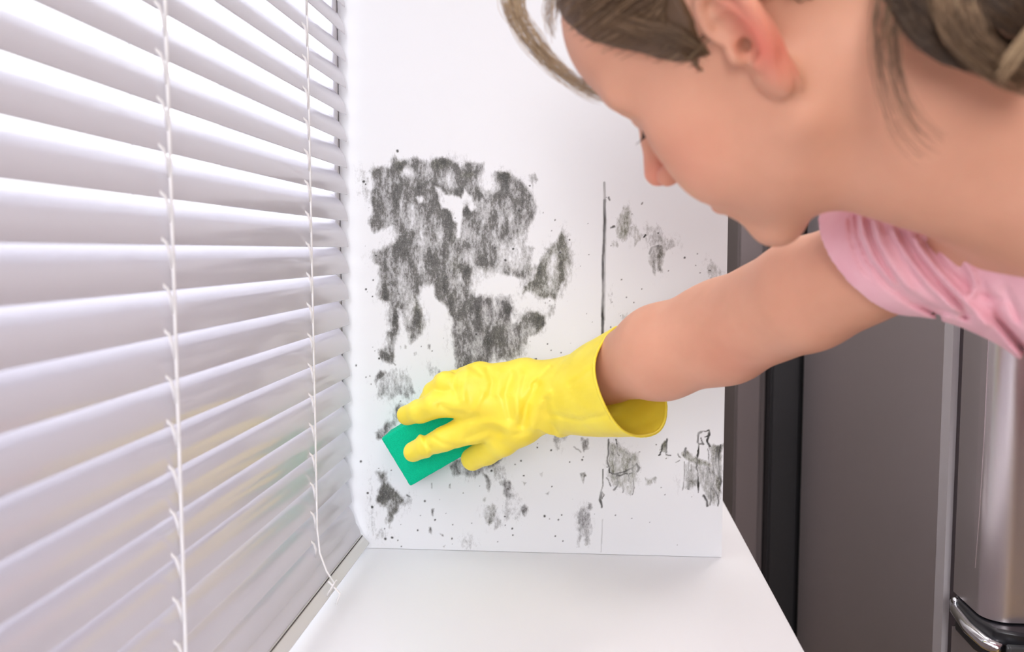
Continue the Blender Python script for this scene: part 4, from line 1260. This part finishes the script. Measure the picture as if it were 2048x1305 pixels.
def scalp_mask(L):
    """positive where hair grows (head coordinates)"""
    y, z = L[..., 1], L[..., 2]
    front = np.interp(z, [.005, .02, .04, .068, .108, .14], [.018, .029, .038, .055, .072, .074]) - y
    low = z - np.interp(y, [-.12, -.065, -.045, -.036, -.030, -.010, -.002, .010, .026, .04], [-.050, -.034, -.016, .020, .044, .042, .024, .010, .002, .02])
    return np.minimum(front, low)


def cap_core(L):
    d = ell(L, (0, -0.018, 0.050), (0.0765, 0.0995, 0.0835))
    return smin(d, ell(L, (0, 0.043, 0.058), (0.0622, 0.0535, 0.0560)), 0.03)


def cap_sdf(P):
    L = ((P - HO.astype(F32)) @ HM.astype(F32)).astype(F32)
    d = smax(cap_core(L), -(scalp_mask(L) - 0.0035) * 0.8, 0.006)
    d = smin(d, ell(L, BUN, (0.036, 0.026, 0.036)), 0.012)
    return d + 0.0007 * vnoise(L, 160.)


v, f = surface(cap_sdf, HO - 0.19, HO + 0.19, 0.0022)
hair = np_mesh('hair', v, f, M['hair'], person)
a_ = hair.data.attributes.new('tone', 'FLOAT', 'POINT')
a_.data.foreach_set('value', np.full(len(v), 0.30, np.float32))

# combed strands over the cap, running back to the bun
N_S = 6500
th = hr.uniform(0, 2 * np.pi, 4 * N_S); ph = np.arccos(hr.uniform(-0.6, 1, 4 * N_S))
R_ = np.array([0.0765, 0.0995, 0.0835]); C_ = np.array([0, -0.018, 0.050])
root = np.stack([np.sin(ph) * np.cos(th), np.sin(ph) * np.sin(th), np.cos(ph)], 1)


def on_scalp(dirs):
    """slide directions from the skull centre out to the combed surface"""
    sh_ = dirs.shape
    dr = dirs.reshape(-1, 3) * R_
    p = dr + C_
    dr = dr / np.linalg.norm(dr, axis=1, keepdims=True)
    for _ in range(6):
        p = p - dr * cap_core(p)[:, None]
    return p.reshape(sh_)


rp_ = on_scalp(root)
keep = scalp_mask(rp_) > hr.triangular(-0.007, 0.002, 0.007, len(rp_))
root = root[keep][:N_S]
bdir = unit((BUN - C_) / R_)
K = 16
ts = np.linspace(0, 1, K)
ang = np.arccos(np.clip(root @ bdir, -1, 1))[:, None]
frac = ts[None] * hr.uniform(0.5, 0.97, (len(root), 1))
sl_ = (np.sin((1 - frac) * ang)[..., None] * root[:, None] + np.sin(frac * ang)[..., None] * bdir) / np.sin(ang)[..., None]
paths = on_scalp(sl_)
nrm = (paths - C_) / R_; nrm /= np.linalg.norm(nrm, axis=2, keepdims=True)
clump = np.sin(root[:, :1] * 55 + root[:, 2:3] * 38) * 0.0012
lift = np.abs(hr.normal(0.0006, 0.0011, (len(root), 1))) + clump
wob = 0.0016 * np.sin(ts[None] * hr.uniform(4, 10, (len(root), 1)) + hr.uniform(0, 6, (len(root), 1)))
paths = paths + nrm * (lift * np.sin(np.pi * np.clip(ts * 1.1, 0, 1))[None] + 0.0005)[..., None]
side_ = np.cross(nrm, np.gradient(paths, axis=1)); side_ /= np.linalg.norm(side_, axis=2, keepdims=True) + 1e-9
paths = paths + side_ * wob[..., None]
# strands slide round the top of the ear instead of through it
eyy, ezz = (paths[..., 1] + 0.012) / 0.030, (paths[..., 2] - 0.006) / 0.044
er = np.hypot(eyy, ezz) + 1e-6
hit = (er < 1) & (np.abs(paths[..., 0]) > 0.04)
ezz = np.where(hit, np.abs(ezz), ezz)
bad = (hit & (paths[..., 2] < -0.012)).any(1)
paths[..., 1] = np.where(hit, eyy / er * 0.030 - 0.012, paths[..., 1]); paths[..., 2] = np.where(hit, ezz / er * 0.044 + 0.006, paths[..., 2])
paths = paths[~bad]; root = root[~bad]
rad = np.tile(0.00042 * np.clip(np.sin(np.pi * (ts * .9 + .08)), .3, 1), (len(root), 1))
world_paths = paths @ HM.T + HO
tone = np.clip(0.52 + 0.18 * np.sin(root[:, 0] * 40 + root[:, 2] * 55) + hr.normal(0, .16, len(root)), 0, 1)
rad = np.tile(0.00042 * np.clip(np.sin(np.pi * (ts * .9 + .08)), .3, 1), (len(root), 1))
rad = rad[:len(root)]
tubes('hair_strands', world_paths, rad, tone, M['hair'], hair)

# bun coils
ctrl = []
for _ in range(420):
    a0 = hr.uniform(0, 6.28); tilt_ = hr.normal(0, .5); rr_ = hr.uniform(.8, 1.08)
    aa = a0 + np.linspace(0, hr.uniform(2, 4.5), 6)
    c_ = np.stack([.036 * rr_ * np.cos(aa), .026 * np.sin(aa + tilt_) * np.cos(a0) * 1.0, .036 * rr_ * np.sin(aa)], 1)
    n_ = c_ / np.array([.036, .026, .036]); n_ /= np.linalg.norm(n_, axis=1, keepdims=True)
    ctrl.append(BUN + n_ * np.array([.036, .026, .036]) * (1.0 + .05 * rr_))
bp = spline(np.array(ctrl), 16) @ HM.T + HO
tubes('hair_bun', bp, np.full((len(bp), 16), .0005), np.clip(hr.normal(.5, .2, len(bp)), 0, 1), M['hair'], hair)


def lock(name, guides, count, spread, r0, tone_mu, jitter=0.25, K=22):
    """strands blended between world-space guide curves"""
    G = np.array(guides)                       # (g, c, 3)
    w_ = hr.dirichlet(np.ones(len(G)) * 0.8, count)
    ctrl = np.einsum('sg,gck->sck', w_, G)
    ctrl = ctrl + hr.normal(0, 1, ctrl.shape) * spread * np.linspace(0.5, 1, G.shape[1])[None, :, None] * jitter * 2
    P_ = spline(ctrl, K)
    cut_ = hr.triangular(0.55, 1.0, 1.0, count)
    # shorten strands at random
    out = np.empty_like(P_)
    tt = np.linspace(0, 1, K)
    for i in range(count):
        t2 = tt * cut_[i] * (K - 1); a_i = np.minimum(t2.astype(int), K - 2); fr_i = (t2 - a_i)[:, None]
        out[i] = P_[i, a_i] * (1 - fr_i) + P_[i, a_i + 1] * fr_i
    rad = np.tile(r0 * np.linspace(1, 0.35, K), (count, 1))
    return tubes(name, out, rad, np.clip(hr.normal(tone_mu, .16, count), 0, 1), M['hair'], hair)


for s_ in (-1, 1):                          # short hair in front of each ear
    gs = []
    for dy in (-.007, 0, .007):
        c_ = np.array([(s_ * .07, .030 + dy, .066), (s_ * .072, .020 + dy, .048), (s_ * .073, .012 + dy, .032), (s_ * .072, .0095 + dy * .7, .019), (s_ * .070, .0105 + dy * .3, .008)])
        for _ in range(6):
            c_[:, 0] -= s_ * cap_core(c_)
        c_[:, 0] += s_ * np.array([.0008, .0014, .0014, .0004, -.002])
        gs.append(list(c_ @ HM.T + HO))
    lock('sideburn', gs, 330, 0.0013, 0.00028, 0.42)
FD = 0.64
g1 = [at(1105, -120, FD), at(1010, -60, FD), at(1000, 10, FD), at(1045, 95, FD), at(1120, 165, FD), at(1190, 196, FD), at(1250, 188, FD)]
g2 = [at(1130, -110, FD - .01), at(1040, -50, FD - .01), at(1030, 10, FD - .01), at(1065, 75, FD - .01), at(1130, 145, FD - .01), at(1200, 178, FD - .01), at(1245, 172, FD - .02)]
g3 = [at(1150, -80, FD - .02), at(1065, -40, FD - .02), at(1050, 10, FD - .02), at(1070, 60, FD - .02), at(1125, 135, FD - .02), at(1195, 186, FD - .02), at(1240, 200, FD - .02)]
lock('fringe_lock', [g1, g2, g3], 130, 0.005, 0.00028, 0.88)
g4 = [at(1150, -60, .62), at(1100, -20, .62), at(1090, 20, .62), at(1095, 55, .62), at(1105, 85, .62)]
g5 = [at(1170, -60, .62), at(1125, -20, .62), at(1110, 20, .62), at(1108, 50, .62), at(1112, 75, .62)]
lock('wisp', [g4, g5], 40, 0.003, 0.00022, 0.75)
# wisps at the nape, falling towards the back
w1 = [at(1770, -60, .50), at(1745, 20, .495), at(1745, 110, .49), at(1760, 200, .485), at(1790, 280, .485), at(1850, 340, .485)]
w2 = [at(1840, -60, .50), at(1800, 20, .49), at(1800, 110, .485), at(1815, 180, .48), at(1850, 240, .48), at(1900, 280, .48)]
lock('wisp', [w1, w2], 60, 0.003, 0.00020, 0.35)
def from_bun(ox, oz, pts):
    """a lock that leaves the bun, swings over the nape and follows pts"""
    b0 = hw(BUN + np.array([ox - 0.010, -0.004, oz])); b1 = hw(BUN + np.array([ox - 0.040, -0.018, oz - 0.012]))
    return [b0, b1] + pts


w3 = from_bun(.0, .0, [at(1870, -60, .492), at(1865, 10, .482), at(1890, 75, .475), at(1940, 125, .475), at(2005, 170, .475), at(2085, 200, .48)])
w4 = from_bun(.0, .01, [at(1960, -80, .49), at(1950, -20, .478), at(1965, 50, .47), at(2000, 95, .47), at(2050, 130, .47), at(2110, 160, .475)])
lock('nape_lock', [w3, w4], 500, 0.003, 0.0003, 0.5)
w7 = from_bun(.0, -.012, [at(1765, -60, .50), at(1780, 10, .492), at(1820, 75, .486), at(1885, 120, .482), at(1975, 150, .482), at(2085, 165, .484)])
w8 = from_bun(.0, .0, [at(1890, -70, .49), at(1905, -30, .486), at(1935, 20, .482), at(1980, 60, .480), at(2040, 90, .480), at(2120, 110, .482)])
lock('nape_lock', [w7, w8], 800, 0.003, 0.00035, 0.15)
w9 = from_bun(.0, .010, [at(1910, -80, .483), at(1925, -20, .477), at(1980, 42, .474), at(2045, 76, .474), at(2130, 100, .476)])
w10 = from_bun(.0, .016, [at(2010, -110, .485), at(2040, -60, .478), at(2070, -20, .476), at(2110, 10, .476), at(2160, 30, .48)])
lock('nape_lock', [w9, w10], 800, 0.003, 0.0004, 0.22)
w5 = from_bun(.0, .012, [at(2075, -90, .47), at(2095, -10, .46), at(2060, 50, .458), at(2015, 105, .458), at(1990, 150, .46)])
w6 = from_bun(.0, .016, [at(2110, -90, .47), at(2125, -10, .46), at(2085, 60, .458), at(2040, 120, .458), at(2010, 170, .46)])
lock('nape_lock', [w5, w6], 160, 0.002, 0.0003, 0.85)
